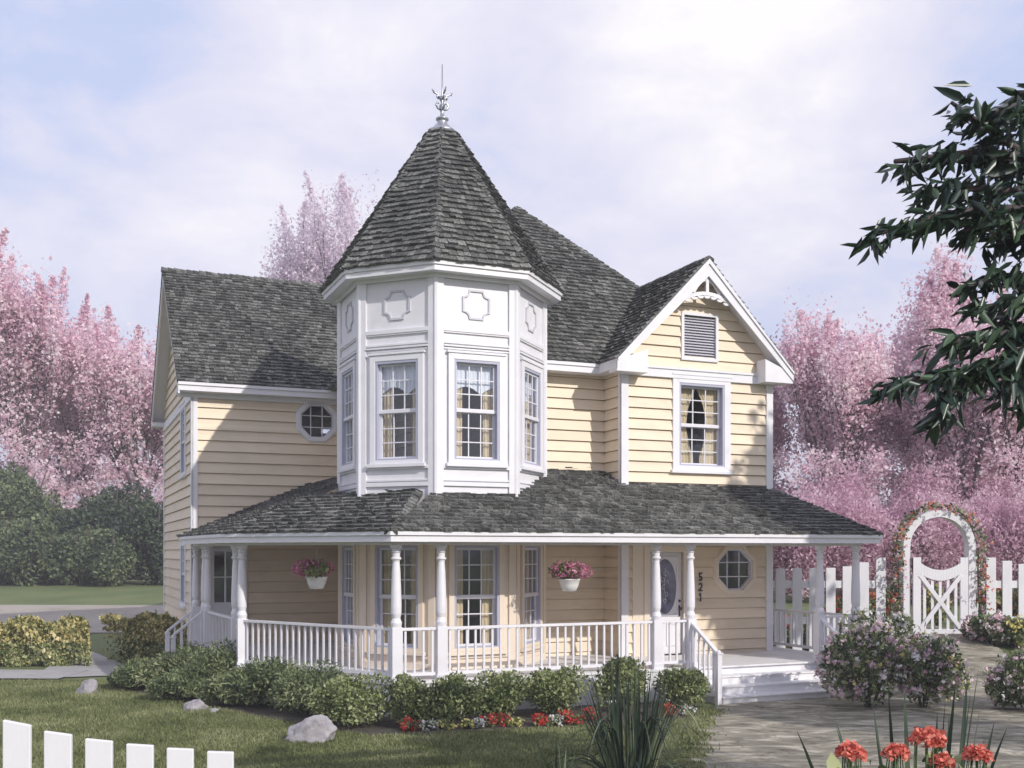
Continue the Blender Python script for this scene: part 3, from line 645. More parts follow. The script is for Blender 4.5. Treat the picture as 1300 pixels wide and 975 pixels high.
# pierced gable bracket
mb = MB(); Fk = front(bf+0.10)
zr = lambda s: RZ-0.32-abs(s-bc)*sl
for s0, s1 in ((-0.62, 0), (0, 0.62)): pass
# arched lower bar, king post and spokes
P = [(bc+0.60*x, RZ-0.90-0.0+0.16*(1-x*x)) for x in np.linspace(-1, 1, 17)]
for p, q in zip(P[:-1], P[1:]): Fk.bar(mb, p[0], p[1], q[0], q[1], 0.085, 0, 0.05)
for k in range(-3, 4): 
    x = bc+0.17*k; zc_ = RZ-0.90+0.16*(1-(0.17*k/0.6)**2)-0.05
    Fk.poly(mb, [(x+0.085*cos(t), zc_+0.06*sin(t)) for t in np.linspace(pi, 2*pi, 8)], 0.002, 0.048)
Fk.bar(mb, bc, RZ-0.30, bc, RZ-0.75, 0.075, 0.001, 0.055)
for s in (-1, 1):
    Q = [(bc+s*(0.04+0.30*t), RZ-0.44-0.30*t**1.8) for t in np.linspace(0, 1, 9)]
    for p, q in zip(Q[:-1], Q[1:]): Fk.bar(mb, p[0], p[1], q[0], q[1], 0.05, 0.003, 0.045)
    Fk.bar(mb, bc+s*0.60, RZ-0.93, bc+s*0.1, RZ-0.30-0.1, 0.06, 0.004, 0.04)
mb.build('gable_bracket', M['white'], house, bevel=0.004)

# --- turret
R8 = 2.195; AP = R8*cos(pi/8); FL = 2*R8*sin(pi/8); TZB = EYE+0.35; TZT = EYE+5.43
def face(k):  # k: angle of the outward normal in degrees
    a = radians(k); n = (cos(a), sin(a)); d = (-sin(a), cos(a)); return FR((n[0]*AP, n[1]*AP), d, n)
WZ0, WZ1 = EYE+1.80, EYE+3.76; ow = 0.475
GZ0, GZ1 = EYE-1.90, EYE+0.12
for k in (-90, -135, 180, -45, 0, 45, 90, 135):
    F = face(k); hl = FL/2; vis = k in (-90, -135, 180, -45)
    holes = [(-ow, ow, WZ0, WZ1)] if vis else []
    mb = MB()
    # plain wall backing cut round the window
    zs = [TZB, WZ0, WZ1, TZT]
    if vis:
        F.box(mb, -hl, hl, -0.12, 0, TZB, WZ0); F.box(mb, -hl, hl, -0.12, 0, WZ1, TZT); F.box(mb, -hl, -ow, -0.12, 0, WZ0, WZ1); F.box(mb, ow, hl, -0.12, 0, WZ0, WZ1)
    else: F.box(mb, -hl, hl, -0.12, 0, TZB, TZT)
    # pilaster boards at both corners
    for s in (-1, 1): F.box(mb, s*hl-(0.15 if s > 0 else -0.0), s*hl+(0.0 if s > 0 else 0.15), 0, 0.045, TZB, TZT) if s > 0 else F.box(mb, -hl, -hl+0.15, 0, 0.045, TZB, TZT)
    i0 = -hl+0.15; i1 = hl-0.15
    # mouldings
    F.box(mb, i0, i1, 0, 0.05, EYE+4.30, EYE+4.38); F.box(mb, i0, i1, 0, 0.035, EYE+4.27, EYE+4.30)
    F.box(mb, i0, i1, 0, 0.045, EYE+4.06, EYE+4.10); F.box(mb, i0, i1, 0, 0.060, EYE+4.00, EYE+4.035); F.box(mb, i0, i1, 0, 0.03, EYE+3.95, EYE+3.985)
    F.box(mb, i0, i1, 0, 0.035, TZT-0.10, TZT)
    F.box(mb, i0, i1, 0, 0.05, EYE+1.62, EYE+1.69); F.box(mb, i0, i1, 0, 0.035, EYE+1.38, EYE+1.42); F.box(mb, i0, i1, 0, 0.045, EYE+1.28, EYE+1.36)
    w_ = mb.build('turret_panel', M['white'], house, bevel=0.004)
    # quatrefoil moulding
    q = MB(); zc = EYE+4.86; R_ = 0.30; o_ = []
    for a in range(4):
        b = a*pi/2+pi/2
        ctr = (R_*0.98*cos(b), R_*0.98*sin(b)); tw = 0.15
        t1 = (-sin(b), cos(b))
        o_ += [(ctr[0]-t1[0]*tw, ctr[1]-t1[1]*tw), (ctr[0]+t1[0]*tw, ctr[1]+t1[1]*tw)]
        # concave quarter towards the next arm
        b2 = b+pi/2; nx = (R_*0.98*cos(b2)-(-sin(b2))*tw, R_*0.98*sin(b2)-cos(b2)*tw); cur = o_[-1]
        cc = (cur[0]+ (nx[0]-cur[0])*0.5+cos(b+pi/4)*0.10, cur[1]+(nx[1]-cur[1])*0.5+sin(b+pi/4)*0.10)
        for t in np.linspace(0.15, 0.85, 6):
            mx_ = (cur[0]*(1-t)+nx[0]*t, cur[1]*(1-t)+nx[1]*t); dp = sin(pi*t)*0.045
            o_.append((mx_[0]-cos(b+pi/4)*dp, mx_[1]-sin(b+pi/4)*dp))
    po = [(x*1.0, zc+z*1.0) for x, z in o_]; pi2 = [(x*0.86, zc+z*0.86) for x, z in o_]; pm = [(x*0.94, zc+z*0.94) for x, z in o_]
    F.ring(q, po, pi2, 0, 0.028); q.build('quatrefoil', M['louver'], w_)
    if vis:
        window(F, -ow, ow, WZ0, WZ1, cols=3, rows=(3, 3), cas=0.12, style='valance', fwd=0.075 if k in (180, -45) else 0.02)
    # first floor
    if k in (-90, -135, 180, -45, 0, 135):
        mb = MB(); g0, g1 = (GZ0, GZ1)
        if vis:
            F.box(mb, -hl, hl, -0.12, 0, DK, g0); F.box(mb, -hl, hl, -0.12, 0, g1, TZB+0.02); F.box(mb, -hl, -ow, -0.12, 0, g0, g1); F.box(mb, ow, hl, -0.12, 0, g0, g1)
        else: F.box(mb, -hl, hl, -0.12, 0, DK, TZB+0.02)
        for s in (-1, 1):
            a = -hl if s < 0 else hl-0.15; F.box(mb, a, a+0.15, 0, 0.045, DK, TZB)
        F.box(mb, -hl+0.15, hl-0.15, 0, 0.05, DK, DK+0.12); F.box(mb, -hl+0.15, hl-0.15, 0, 0.04, g0-0.20, g0-0.15)
        mb.build('turret_base_panel', M['creamtrim'], house, bevel=0.004)  # cream colour imitates white trim dulled by the porch shade
        if vis: window(F, -ow, ow, g0, g1, cols=3, rows=(3, 3), cas=0.11, casmat=M['creamtrim'], style='curtain', fwd=0.07 if k in (180, -45) else 0.02)
# corner posts of the octagon (rounded mitre)
for a in range(8):
    an = radians(22.5+45*a); mb = MB(); mb.lathe([(0.055, TZB), (0.055, TZT)], (R8+0.01)*cos(an), (R8+0.01)*sin(an), 8)
    mb.build('corner_bead', M['white'], house, smooth=False)
# turret roof
RE = 2.55; TE = EYE+5.587; TA = EYE+9.45; TEB = EYE+5.39
V8 = [(RE*cos(radians(22.5+45*a)), RE*sin(radians(22.5+45*a))) for a in range(8)]
mb = MB(); tf = 0.885
for a in range(8):
    p, q = V8[a], V8[(a+1) % 8]
    zt = TE+(TA-TE)*tf
    roofplane(mb, [(p[0]*1.02, p[1]*1.02, TE), (q[0]*1.02, q[1]*1.02, TE), (q[0]*(1-tf), q[1]*(1-tf), zt), (p[0]*(1-tf), p[1]*(1-tf), zt)], ex=0.15, wmin=0.09, wmax=0.2)
    ridgecap(mb, (p[0]*1.025, p[1]*1.025, TE), (p[0]*(1-tf), p[1]*(1-tf), zt), ex=0.15, w=0.11)
tr = mb.build('turret_roof', M['shingle'], house)
mb = MB(); zt = TE+(TA-TE)*tf
mb.lathe([(0.31, zt-0.03), (0.30, zt+0.02), (0.20, zt+0.10), (0.11, zt+0.20), (0.10, zt+0.25), (0.14, zt+0.27), (0.14, zt+0.30), (0.09, zt+0.32), (0.05, zt+0.36), (0.035, zt+0.48), (0.06, zt+0.53), (0.035, zt+0.58), (0.03, zt+0.7), (0.018, zt+0.8), (0.012, EYE+10.47)], 0, 0, 12)
fin = mb.build('finial', M['metal'], tr, smooth=True)
mb = MB()
for k in range(4):
    a = k*pi/2+radians(23)-TH; c_, s_ = cos(a), sin(a)
    def P2(r, z): return (r*c_, r*s_, z)
    zb = zt+0.48
    mb.tube([P2(0.02, zb), P2(0.10, zb+0.03), P2(0.14, zb+0.10), P2(0.11, zb+0.16), P2(0.07, zb+0.13)], [0.02, 0.026, 0.026, 0.02, 0.014], 6)
    mb.tube([P2(0.015, zb+0.22), P2(0.07, zb+0.25), P2(0.10, zb+0.33), P2(0.17, zb+0.35), P2(0.235, zb+0.41), P2(0.20, zb+0.34)], [0.018, 0.024, 0.024, 0.022, 0.014, 0.008], 6)
    mb.tube([P2(0.10, zb+0.33), P2(0.12, zb+0.27), P2(0.09, zb+0.22)], [0.016, 0.02, 0.01], 6)
mb.build('finial_scrolls', M['metal'], fin, smooth=True)
mb = MB(); Vs = lambda r: [(r*cos(radians(22.5+45*a)), r*sin(radians(22.5+45*a))) for a in range(8)]
def octring(mb, ro, ri, z0, z1):
    O, I = Vs(ro), Vs(ri)
    for i in range(8):
        j = (i+1) % 8; mb.hexa([(*O[i], z0), (*O[j], z0), (*I[j], z0), (*I[i], z0), (*O[i], z1), (*O[j], z1), (*I[j], z1), (*I[i], z1)])
octring(mb, RE, RE-0.04, TEB, TE-0.015); octring(mb, RE+0.035, RE, TE-0.09, TE-0.012)
mb.build('turret_fascia', M['white'], house)
mb = MB(); octring(mb, RE-0.04, R8-0.15, TEB+0.01, TEB+0.03); octring(mb, R8+0.10, R8+0.02, TEB-0.06, TEB+0.01); mb.build('turret_soffit', M['white'], house)

# --- porch
PT = [(-4.5, 5.4), (-4.45, 3.9), (-4.2, 0.15), (-2.06, -3.42), (8.23, -3.42), (8.23, 3.2)]   # post line
def offset(poly, d):
    out = []
    for i, p in enumerate(poly):
        ns = []
        for a, b in ((i-1, i), (i, i+1)):
            if a < 0 or b >= len(poly): continue
            dx, dy = poly[b][0]-poly[a][0], poly[b][1]-poly[a][1]; l = math.hypot(dx, dy); ns.append((dy/l*-1*-1, -dx/l*-1*-1))
        # outward = to the right-hand side when going left -> front -> right
        ns = [(n[0]*-1, n[1]*-1) for n in ns] if False else ns
        if len(ns) == 1: m_ = ns[0]; k = 1
        else: m_ = (ns[0][0]+ns[1][0], ns[0][1]+ns[1][1]); l = math.hypot(*m_); m_ = (m_[0]/l, m_[1]/l); k = 1/(m_[0]*ns[0][0]+m_[1]*ns[0][1])
        out.append((p[0]+m_[0]*d*k, p[1]+m_[1]*d*k))
    return out
# going from left-back to front the outward side is on the right hand of travel: (dy,-dx)/l
OD = offset(PT, -0.0)
def outward_ok():
    t = offset([PT[3], PT[4]], 1.0); return t[0][1] < PT[3][1]
SG = 1 if outward_ok() else -1
off = lambda d: offset(PT, SG*d)
D0 = off(0.14)
inner = [(7.5, 3.2), (7.5, 0.0), (-0.8, 0.0), (-0.8, WV+0.05), (WU, WV+0.05)]
deckpoly = [(D0[0][0], WV+0.0)]+D0[1:]+inner[:4]
mb = MB(); mb.prism(deckpoly, DK-0.05, DK)
dk = mb.build('porch_deck', M['deckpaint'], house)
# skirt
mb = MB(); S0 = off(0.06); S1 = off(0.10)
def wallseg(mb, a, b, c, d, z0, z1): mb.hexa([(*a, z0), (*b, z0), (*d, z0), (*c, z0), (*a, z1), (*b, z1), (*d, z1), (*c, z1)])
for i in range(5): wallseg(mb, S1[i], S1[i+1], S0[i], S0[i+1], -0.05, DK-0.051)
S2 = off(0.115)
for i in range(5): wallseg(mb, S2[i], S2[i+1], S1[i], S1[i+1], DK-0.20, DK-0.052)
mb.build('porch_skirt', M['white'], house)
# eave: beam + fascia + ceiling + roof
PZT = EYE+0.36; PZB = EYE+0.17
mb = MB(); A_, B_ = off(0.36), off(0.32); 
for i in range(5): wallseg(mb, A_[i], A_[i+1], B_[i], B_[i+1], PZB, PZT-0.012)
C_ = off(0.395)
for i in range(5): wallseg(mb, C_[i], C_[i+1], A_[i], A_[i+1], PZT-0.075, PZT-0.01)
mb.build('porch_fascia', M['white'], house)
mb = MB(); A_, B_ = off(0.08), off(-0.08)
for i in range(5): wallseg(mb, A_[i], A_[i+1], B_[i], B_[i+1], PZB-0.05, PZB+0.06)
mb.build('porch_beam', M['white'], house)
mb = MB(); c0 = off(0.33); mb.prism([(c0[0][0], WV)]+c0[1:]+inner[:4], PZB+0.065, PZB+0.085); mb.build('porch_ceiling', M['creamtrim'], house)
pit = 0.42; E_ = off(0.38)
def hippt(i, dist):   # point at inward distance dist on the hip of corner i
    return off(0.38-dist)[i]
mb = MB()
zz = lambda d: PZT+pit*d
dL = 3.2
a, b = E_[0], E_[2]; ai = off(0.38-dL)
roofplane(mb, [(E_[0][0], E_[0][1]+0.4, PZT), (E_[2][0], E_[2][1], PZT), (ai[2][0], ai[2][1], zz(dL)), (ai[0][0]+0.0, ai[0][1]+0.4, zz(dL))], ex=0.19)
dD = 2.0; ai = off(0.38-dD)
roofplane(mb, [(*E_[2], PZT), (*E_[3], PZT), (*ai[3], zz(dD)), (*ai[2], zz(dD))], ex=0.19)
dF = 3.48; ai = off(0.38-dF)
ru = MU1; rv = BV
roofplane(mb, [(*E_[3], PZT), (*E_[4], PZT), (ru-0.02, E_[4][1]+2.63, zz(2.63)), (ai[3][0], E_[4][1]+2.63, zz(2.63))], ex=0.19)
x3 = off(0.38-2.63)[3][0]; x4 = off(0.38-dF)[3][0]
roofplane(mb, [(x3, E_[4][1]+2.60, zz(2.60)), (BU+0.05, E_[4][1]+2.60, zz(2.60)), (BU+0.05, E_[4][1]+dF, zz(dF)), (x4, E_[4][1]+dF, zz(dF))], ex=0.19)
roofplane(mb, [(*E_[4], PZT), (E_[5][0], 3.2, PZT), (ru-0.02, 3.2, zz(2.63)), (ru-0.02, E_[4][1]+2.63, zz(2.63))], ex=0.19)
ridgecap(mb, (*E_[2], PZT), (*off(0.38-dD)[2], zz(dD)), w=0.12); ridgecap(mb, (*E_[3], PZT), (*off(0.38-1.95)[3], zz(1.95)), w=0.12)
ridgecap(mb, (*E_[4], PZT), (ru, E_[4][1]+2.63, zz(2.63)), w=0.10)
pr = mb.build('porch_roof', M['shingle'], house)
# posts
def post(u, v, w=0.095):
    mb = MB(); h0 = DK+0.98
    mb.box(-w, w, -w, w, DK, h0-0.02)
    mb.lathe([(w*0.98, h0-0.02), (w*1.05, h0+0.02), (w*1.1, h0+0.06), (w*0.95, h0+0.10), (w*0.78, h0+0.14), (w*0.98, h0+0.22), (w*1.02, h0+0.34), (w*0.94, h0+0.62), (w*0.80, h0+0.98), (w*0.66, PZB-0.36),
              (w*0.72, PZB-0.33), (w*0.98, PZB-0.31), (w*0.98, PZB-0.285), (w*0.74, PZB-0.27), (w*0.74, PZB-0.20), (w*0.95, PZB-0.18), (w*0.80, PZB-0.16), (w*0.80, PZB-0.13), (w*1.12, PZB-0.10), (w*1.15, PZB-0.05)], 0, 0, 18)
    mb.box(-w*1.15, w*1.15, -w*1.15, w*1.15, DK, DK+0.10)
    o = mb.build('porch_post', M['white'], house, loc=(u, v, 0)); return o
p1, p2 = PT[2], PT[3]
dg = (p2[0]-p1[0], p2[1]-p1[1]); dl = math.hypot(*dg); dg = (dg[0]/dl, dg[1]/dl)
sd_ = (PT[1][0]-p1[0], PT[1][1]-p1[1]); sl_ = math.hypot(*sd_); sd_ = (sd_[0]/sl_, sd_[1]/sl_)
post(-4.44, 3.55)
posts = [(-4.5, 5.4), (-4.46, 3.95), (p1[0]+sd_[0]*0.55, p1[1]+sd_[1]*0.55), p1, p2, (-1.215, -3.42), (3.27, -3.42), (4.054, -3.42), (7.27, -3.42), (8.23, -3.42), (8.23, 0.6)]
for p in posts: post(*p)
def railing(a, b, za=None, zb=None, n=None, h=0.92, gap=0.165):
    """a,b: ends on plan; za,zb: floor heights at each end"""
    za = DK if za is None else za; zb = DK if zb is None else zb
    d = math.hypot(b[0]-a[0], b[1]-a[1]); n = n or max(1, int(round(d/gap))-1)
    mb = MB(); mb.beam((*a, za+h), (*b, zb+h), 0.085, 0.05); 
    r = mb.build('railing', M['white'], house, bevel=0.004)
    mb = MB(); mb.beam((*a, za+0.11), (*b, zb+0.11), 0.055, 0.06); mb.build('bottom_rail', M['white'], r)
    for k in range(n):
        t = (k+1)/(n+1); x, y, z = a[0]+(b[0]-a[0])*t, a[1]+(b[1]-a[1])*t, za+(zb-za)*t
        m2 = MB(); an = atan2(b[1]-a[1], b[0]-a[0]); w = 0.019
        c_, s_ = cos(an), sin(an)
        q = [(x+(-c_*i+s_*j)*w, y+(-s_*i-c_*j)*w) for i, j in ((-1, -1), (1, -1), (1, 1), (-1, 1))]
        m2.prism(q, z+0.12, z+h-0.02)
        m2.build('baluster', M['white'], r)
    return r
railing(posts[1], posts[2], n=9); railing(posts[2], posts[3], n=1); railing(p1, p2); railing(p2, posts[5]); railing(posts[5], posts[6]); railing(posts[6], posts[7])
railing(posts[8], posts[9]); railing(posts[9], posts[10], gap=0.2); railing(posts[10], (8.23, 3.2), gap=0.26)
# front steps
mb = MB(); su0, su1 = 4.12, 7.30; 
for k in range(3):
    zt_ = DK-0.16*(k+1); v1 = -3.56-0.30*k; v0 = v1-0.32
    mb.box(su0, su1, v0, -3.52, -0.05, zt_-0.03); mb.box(su0-0.02, su1+0.02, v0-0.03, -3.52, zt_-0.03, zt_)
mb.box(su0-0.02, su1+0.02, -3.60, -3.53, DK-0.03, DK+0.003)
mb.build('front_steps', M['deckpaint'], house, bevel=0.004)
def newel(u, v, z0=0.0, h=1.0):
    mb = MB(); w = 0.05; mb.box(-w, w, -w, w, z0-0.05, z0+h); mb.box(-w*1.3, w*1.3, -w*1.3, w*1.3, z0+h, z0+h+0.03); mb.lathe([(w*0.9, z0+h+0.03), (w*1.0, z0+h+0.05), (w*0.3, z0+h+0.08)], 0, 0, 10)
    mb.build('newel_post', M['white'], house, loc=(u, v, 0), bevel=0.003)
nv = -4.42
for u in (4.054, 7.27):
    newel(u, nv, 0, 0.98); railing((u, -3.42), (u, nv), DK, 0.0+0.06, n=5)
# side steps on the left
mb = MB()
for k in range(3):
    zt_ = DK-0.16*(k+1); u1 = -4.62-0.19*k; u0 = u1-0.21
    mb.box(u0, -4.6, 3.98, 5.36, -0.05, zt_-0.03); mb.box(u0-0.03, -4.6, 3.96, 5.38, zt_-0.03, zt_)
mb.build('side_steps', M['deckpaint'], house)
for v in (3.95, 5.4): newel(-5.17, v, 0, 0.95); railing((-4.5, v), (-5.17, v), DK, 0.1, n=3)
# foundation
mb = MB(); mb.box(WU+0.05, MU0, WV+0.05, WB-0.05, -0.1, 0.31); mb.box(MU0+0.05, MU1-0.05, 0.1, MB_BACK-0.05, -0.1, 0.31); mb.build('foundation', M['conc'], house)
# upper floor slab and inner partition keep the rooms dark
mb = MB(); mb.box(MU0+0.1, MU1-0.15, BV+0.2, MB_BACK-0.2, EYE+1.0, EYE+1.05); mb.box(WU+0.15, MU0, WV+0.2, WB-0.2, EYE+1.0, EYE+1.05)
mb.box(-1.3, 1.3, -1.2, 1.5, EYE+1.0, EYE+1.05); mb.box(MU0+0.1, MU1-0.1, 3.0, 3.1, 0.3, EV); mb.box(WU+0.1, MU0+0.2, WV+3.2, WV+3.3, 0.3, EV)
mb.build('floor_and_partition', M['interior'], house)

# ---------------------------------------------------------------- hanging baskets
def basket(loc, top, label):
    e = empty('hanging_basket', loc, 0, label, 'hanging basket', 'flower baskets hanging under the porch roof')
    mb = MB(); mb.lathe([(0.10, -0.13), (0.13, -0.125), (0.175, -0.02), (0.20, 0.08), (0.215, 0.09), (0.215, 0.11), (0.19, 0.11), (0.17, 0.06)], 0, 0, 18); mb.build('pot', M['pot'], e, smooth=True)
    mb = MB()
    for k in range(3): a = k*2.094; mb.tube([(0.19*cos(a), 0.19*sin(a), 0.1), (0, 0, 0.45)], 0.004, 4)
    mb.tube([(0, 0, 0.45), (0, 0, top-loc[2])], 0.004, 4); mb.build('hanger', M['metal'], e)
    P, d = lumpy(900, 0.36, 0.36, 0.22, 9, 0.6, cz=0.24); P[:, 2] -= 0.02
    leaf_mesh('foliage', P, 0.065, M['leaf_green'], e, kind=1, outward=d*0.8)
    P, d = lumpy(420, 0.40, 0.40, 0.25, 9, 0.15, cz=0.25)
    P = P[rng.random(len(P)) < 0.8]; Q = np.repeat(P, 5, 0)+rng.normal(size=(len(P)*5, 3))*0.016
    leaf_mesh('flowers', Q, 0.036, M['basket'], e, aspect=1.1)
bx = PX(402, 20.4, 739); basket(bx, PZB+0.03, 'hanging basket of pink flowers in white pot, left end of porch')
bx = PX(723, 20.6, 742); basket(bx, PZB+0.03, 'hanging basket of pink flowers in white pot, right of the turret')

# ---------------------------------------------------------------- shrubs and flowers
def shrub(name, x, y, rx, ry, h, m, n, leaf, label, cat, group=None, kind=0, up=0.3, stemn=5, aspect=1.8, flowers=None, lumps=10, z0=None):
    z = G(x, y) if z0 is None else z0
    e = empty(name, (x, y, z), random.uniform(0, 6.28), label, cat, group)
    mb = MB()
    for k in range(stemn):
        a = random.uniform(0, 6.28); r = random.uniform(0.3, 0.7)
        mb.tube([(0.04*cos(a), 0.04*sin(a), -0.03), (rx*r*0.5*cos(a), ry*r*0.5*sin(a), h*0.35), (rx*r*cos(a), ry*r*sin(a), h*0.75)], [0.02, 0.014, 0.006], 5)
    mb.build('stem', M['bark'], e)
    sdd = random.randint(0, 99999)
    P, d = lumpy(n, rx, ry, h*0.62, lumps, 0.5, cz=h*0.42, seed=sdd)
    leaf_mesh('foliage', P, leaf, m, e, kind=kind, outward=d*0.9, up=up, aspect=aspect)
    if name == 'flowering_bush':
        st = MB(); Pt = []
        for k in range(46):
            a = random.uniform(0, 6.28); r = random.uniform(0.3, 1.12); hh = h*random.uniform(0.75, 1.12)*(1.05-0.35*r*r)
            b_ = (rx*r*cos(a)*1.05, ry*r*sin(a)*1.05, hh); st.tube([(b_[0]*.55, b_[1]*.55, hh*.5), (b_[0]*.85, b_[1]*.85, hh*.8), b_], [0.007, 0.005, 0.003], 4)
            for q_ in range(9): t_ = random.uniform(0.35, 1); Pt.append((b_[0]*(.55+.45*t_)+random.gauss(0, .03), b_[1]*(.55+.45*t_)+random.gauss(0, .03), hh*(.5+.5*t_)+random.gauss(0, .03)))
        st.build('shoots', M['stem'], e); leaf_mesh('shoot_leaves', np.array(Pt), leaf*1.15, M['leaf_green'], e, kind=1, aspect=3, up=0.5)
    for fm, fn, fs, per in (flowers or []):
        P, d = lumpy(fn*3, rx*1.03, ry*1.03, h*0.64, lumps, 0.06, cz=h*0.43, seed=sdd)
        P = P[P[:, 2] > h*0.15][:fn]; Q = np.repeat(P, per, 0)+rng.normal(size=(len(P)*per, 3))*fs*0.5
        leaf_mesh('flowers', Q, fs, M[fm], e, aspect=1.15)
    return e
fr_sh = [(3.6+0.05, 0.95), (2.75, 0.95), (1.7, 1.1), (0.62, 0.95), (-0.28, 0.98), (-1.15, 0.9), (-2.1, 1.0)]
names = ['round green shrub at the foot of the front steps, rightmost of the front row', 'round green shrub behind the yucca, second from the steps', 'largest round shrub of the front row, left of the yucca',
         'round shrub fourth from the steps, behind red and white flowers', 'round shrub fifth from the steps, below the post right of the turret corner', 'round shrub sixth from the steps, under the front corner post', 'leafy shrub at the bend of the porch, seventh from the steps']
fpx = [865, 788, 708, 635, 577, 520, 447]; fd = [19.9, 19.4, 19.0, 18.6, 18.2, 17.9, 17.9]; fw = [0.56, 0.60, 0.70, 0.56, 0.52, 0.56, 0.78]; fh = [0.86, 0.96, 0.92, 0.80, 0.84, 0.78, 0.85]
for px, d, w, h, nm in zip(fpx, fd, fw, fh, names):
    x, y = PX(px, d); shrub('round_shrub', x, y, w*1.02, w*0.85, h*1.08, M['leaf_green'], 6500, 0.060, nm, 'shrub', 'round shrubs along the front of the porch')
jun = [(395, 19.0, 0.85, 0.95, 'spreading juniper under the long left railing, behind the large boulder'), (342, 20.0, 0.85, 0.95, 'spreading juniper below the double post at the left bend'),
       (300, 20.2, 0.7, 0.75, 'low juniper in front of the left bend of the porch'), (285, 21.6, 0.85, 1.12, 'taller juniper below the slanting left railing'), (240, 22.6, 0.8, 1.05, 'juniper in front of the side steps'),
       (228, 21.0, 0.7, 0.62, 'low spreading juniper just behind the pair of small rocks'), (190, 22.6, 0.75, 0.72, 'low juniper left of the side steps, near the hedge'), (165, 23.0, 0.5, 0.45, 'smallest leftmost juniper beside the concrete walk')]
for px, d, w, h, nm in jun:
    x, y = PX(px, d); shrub('juniper_shrub', x, y, w, w*0.8, h, M['leaf_juniper'], 6200, 0.085, nm, 'shrub', 'junipers around the left of the porch', up=0.1, aspect=3.2, lumps=14)
# small bedding flowers
beds = [(520, 17.35, 'red', 'red bedding flowers left of the white ones, in front of the front corner post'), (543, 17.45, 'wpetal', 'white bedding flowers in front of the gap between two round shrubs'), (562, 17.55, 'ypetal', 'pale yellow bedding flowers in front of the fifth shrub'),
        (592, 17.6, 'ypetal', 'yellow bedding clump left of the red and white group'), (610, 17.7, 'wpetal', 'white bedding flowers in the middle of the row'), (630, 17.75, 'red', 'red bedding flowers in front of the fourth shrub'),
        (655, 17.8, 'ypetal', 'small yellow bedding clump right of the fourth shrub'), (684, 17.9, 'red', 'red bedding flowers below the left side of the largest shrub'), (722, 18.0, 'red', 'red bedding flowers below the right side of the largest shrub'),
        (703, 17.9, 'wpetal', 'tiny white bedding clump between two red ones'), (752, 18.4, 'red', 'deep red bedding flowers touching the left yucca blades'), (848, 18.9, 'red', 'red bedding flowers in front of the rightmost shrub'), (872, 19.0, 'wpetal', 'white bedding flowers nearest the front steps')]
for px, d, fm, nm in beds:
    x, y = PX(px, d); big = fm == 'red'
    shrub('bedding_plant', x, y, 0.27 if big else 0.2, 0.17, 0.24 if big else 0.18, M['leaf_green'], 320, 0.05, nm, 'flowering plant', 'bedding flowers along the front border', stemn=2, flowers=[(fm, 60 if big else 34, 0.038, 6)], lumps=5)
# soil bed
def bedsheet(name, pts, m, z=0.02):
    mb = MB(); mb.prism(pts, z-0.04, z); return tag(mb.build(name, m), kind='structure')
Pq = lambda px, d: PX(px, d)
BED = [Pq(470, 16.9), Pq(560, 17.2), Pq(720, 17.75), Pq(885, 18.7), Pq(885, 20.7), Pq(700, 20.3), Pq(505, 18.9), Pq(310, 21.2), Pq(240, 24.5), Pq(160, 24.0), Pq(160, 22.3), Pq(250, 20.6), Pq(330, 18.8)]
bedsheet('flower_bed', BED, M['soil'])
# flowering bushes by the path
mv = [(('mauvepetal'), 330, 0.066, 8), ('wpetal', 130, 0.055, 7), ('ypetal', 25, 0.05, 6)]
x, y = PX(1105, 19.8); shrub('flowering_bush', x, y, 0.95, 0.8, 1.75, M['leaf_juniper'], 5200, 0.085, 'tall mauve flowering bush at the right end of the front steps', 'flowering bush', 'flowering bushes beside the path', flowers=mv, kind=1)
x, y = PX(1172, 19.8); shrub('flowering_bush', x, y, 0.72, 0.7, 1.45, M['leaf_juniper'], 4200, 0.08, 'flowering bush with pink-white and yellow heads, right half of the clump near the gate', 'flowering bush', 'flowering bushes beside the path', flowers=[('mauvepetal', 190, 0.062, 8), ('ypetal', 70, 0.055, 7), ('wpetal', 130, 0.055, 7)], kind=1)
x, y = PX(1100, 21.6); shrub('flowering_bush', x, y, 0.55, 0.5, 1.75, M['leaf_green'], 2600, 0.08, 'pale cream flowering bush behind the tall mauve one, beside the last porch post', 'flowering bush', 'flowering bushes beside the path', flowers=[('ypetal', 60, 0.05, 6), ('wpetal', 90, 0.05, 6)], kind=1)
x, y = PX(1308, 19.5); shrub('flowering_bush', x, y, 0.75, 0.7, 1.15, M['leaf_juniper'], 4500, 0.08, 'dark flowering bush cut by the right edge, across the path', 'flowering bush', 'flowering bushes beside the path', flowers=[('mauvepetal', 170, 0.055, 7), ('wpetal', 90, 0.05, 6)], kind=1)
fl2 = [(1236, 25.0, 0.45, 0.65, 'small mauve flower clump at the right foot of the arch', 'mauvepetal'), (1262, 24.6, 0.5, 0.75, 'mauve and white flower clump in front of the fence, right of the arch', 'mauvepetal'), (1290, 24.4, 0.5, 0.7, 'yellow-headed flower clump in front of the fence near the right edge', 'ypetal'),
       (1138, 25.3, 0.42, 0.8, 'leafy flower clump at the left foot of the arch', 'wpetal')]
for px, d, w, h, nm, fm in fl2:
    x, y = PX(px, d); shrub('flower_clump', x, y, w, w, h, M['leaf_juniper'], 1500, 0.09, nm, 'flower clump', 'flower clumps in front of the back fence', flowers=[(fm, 90, 0.07, 7), ('wpetal', 30, 0.06, 5)], kind=1)
k = 0
where = ['nearest the house', 'second from the house', 'third from the house', 'fourth from the house', 'just left of the arch', 'right behind the gate', 'first right of the arch', 'second right of the arch', 'at the right edge']
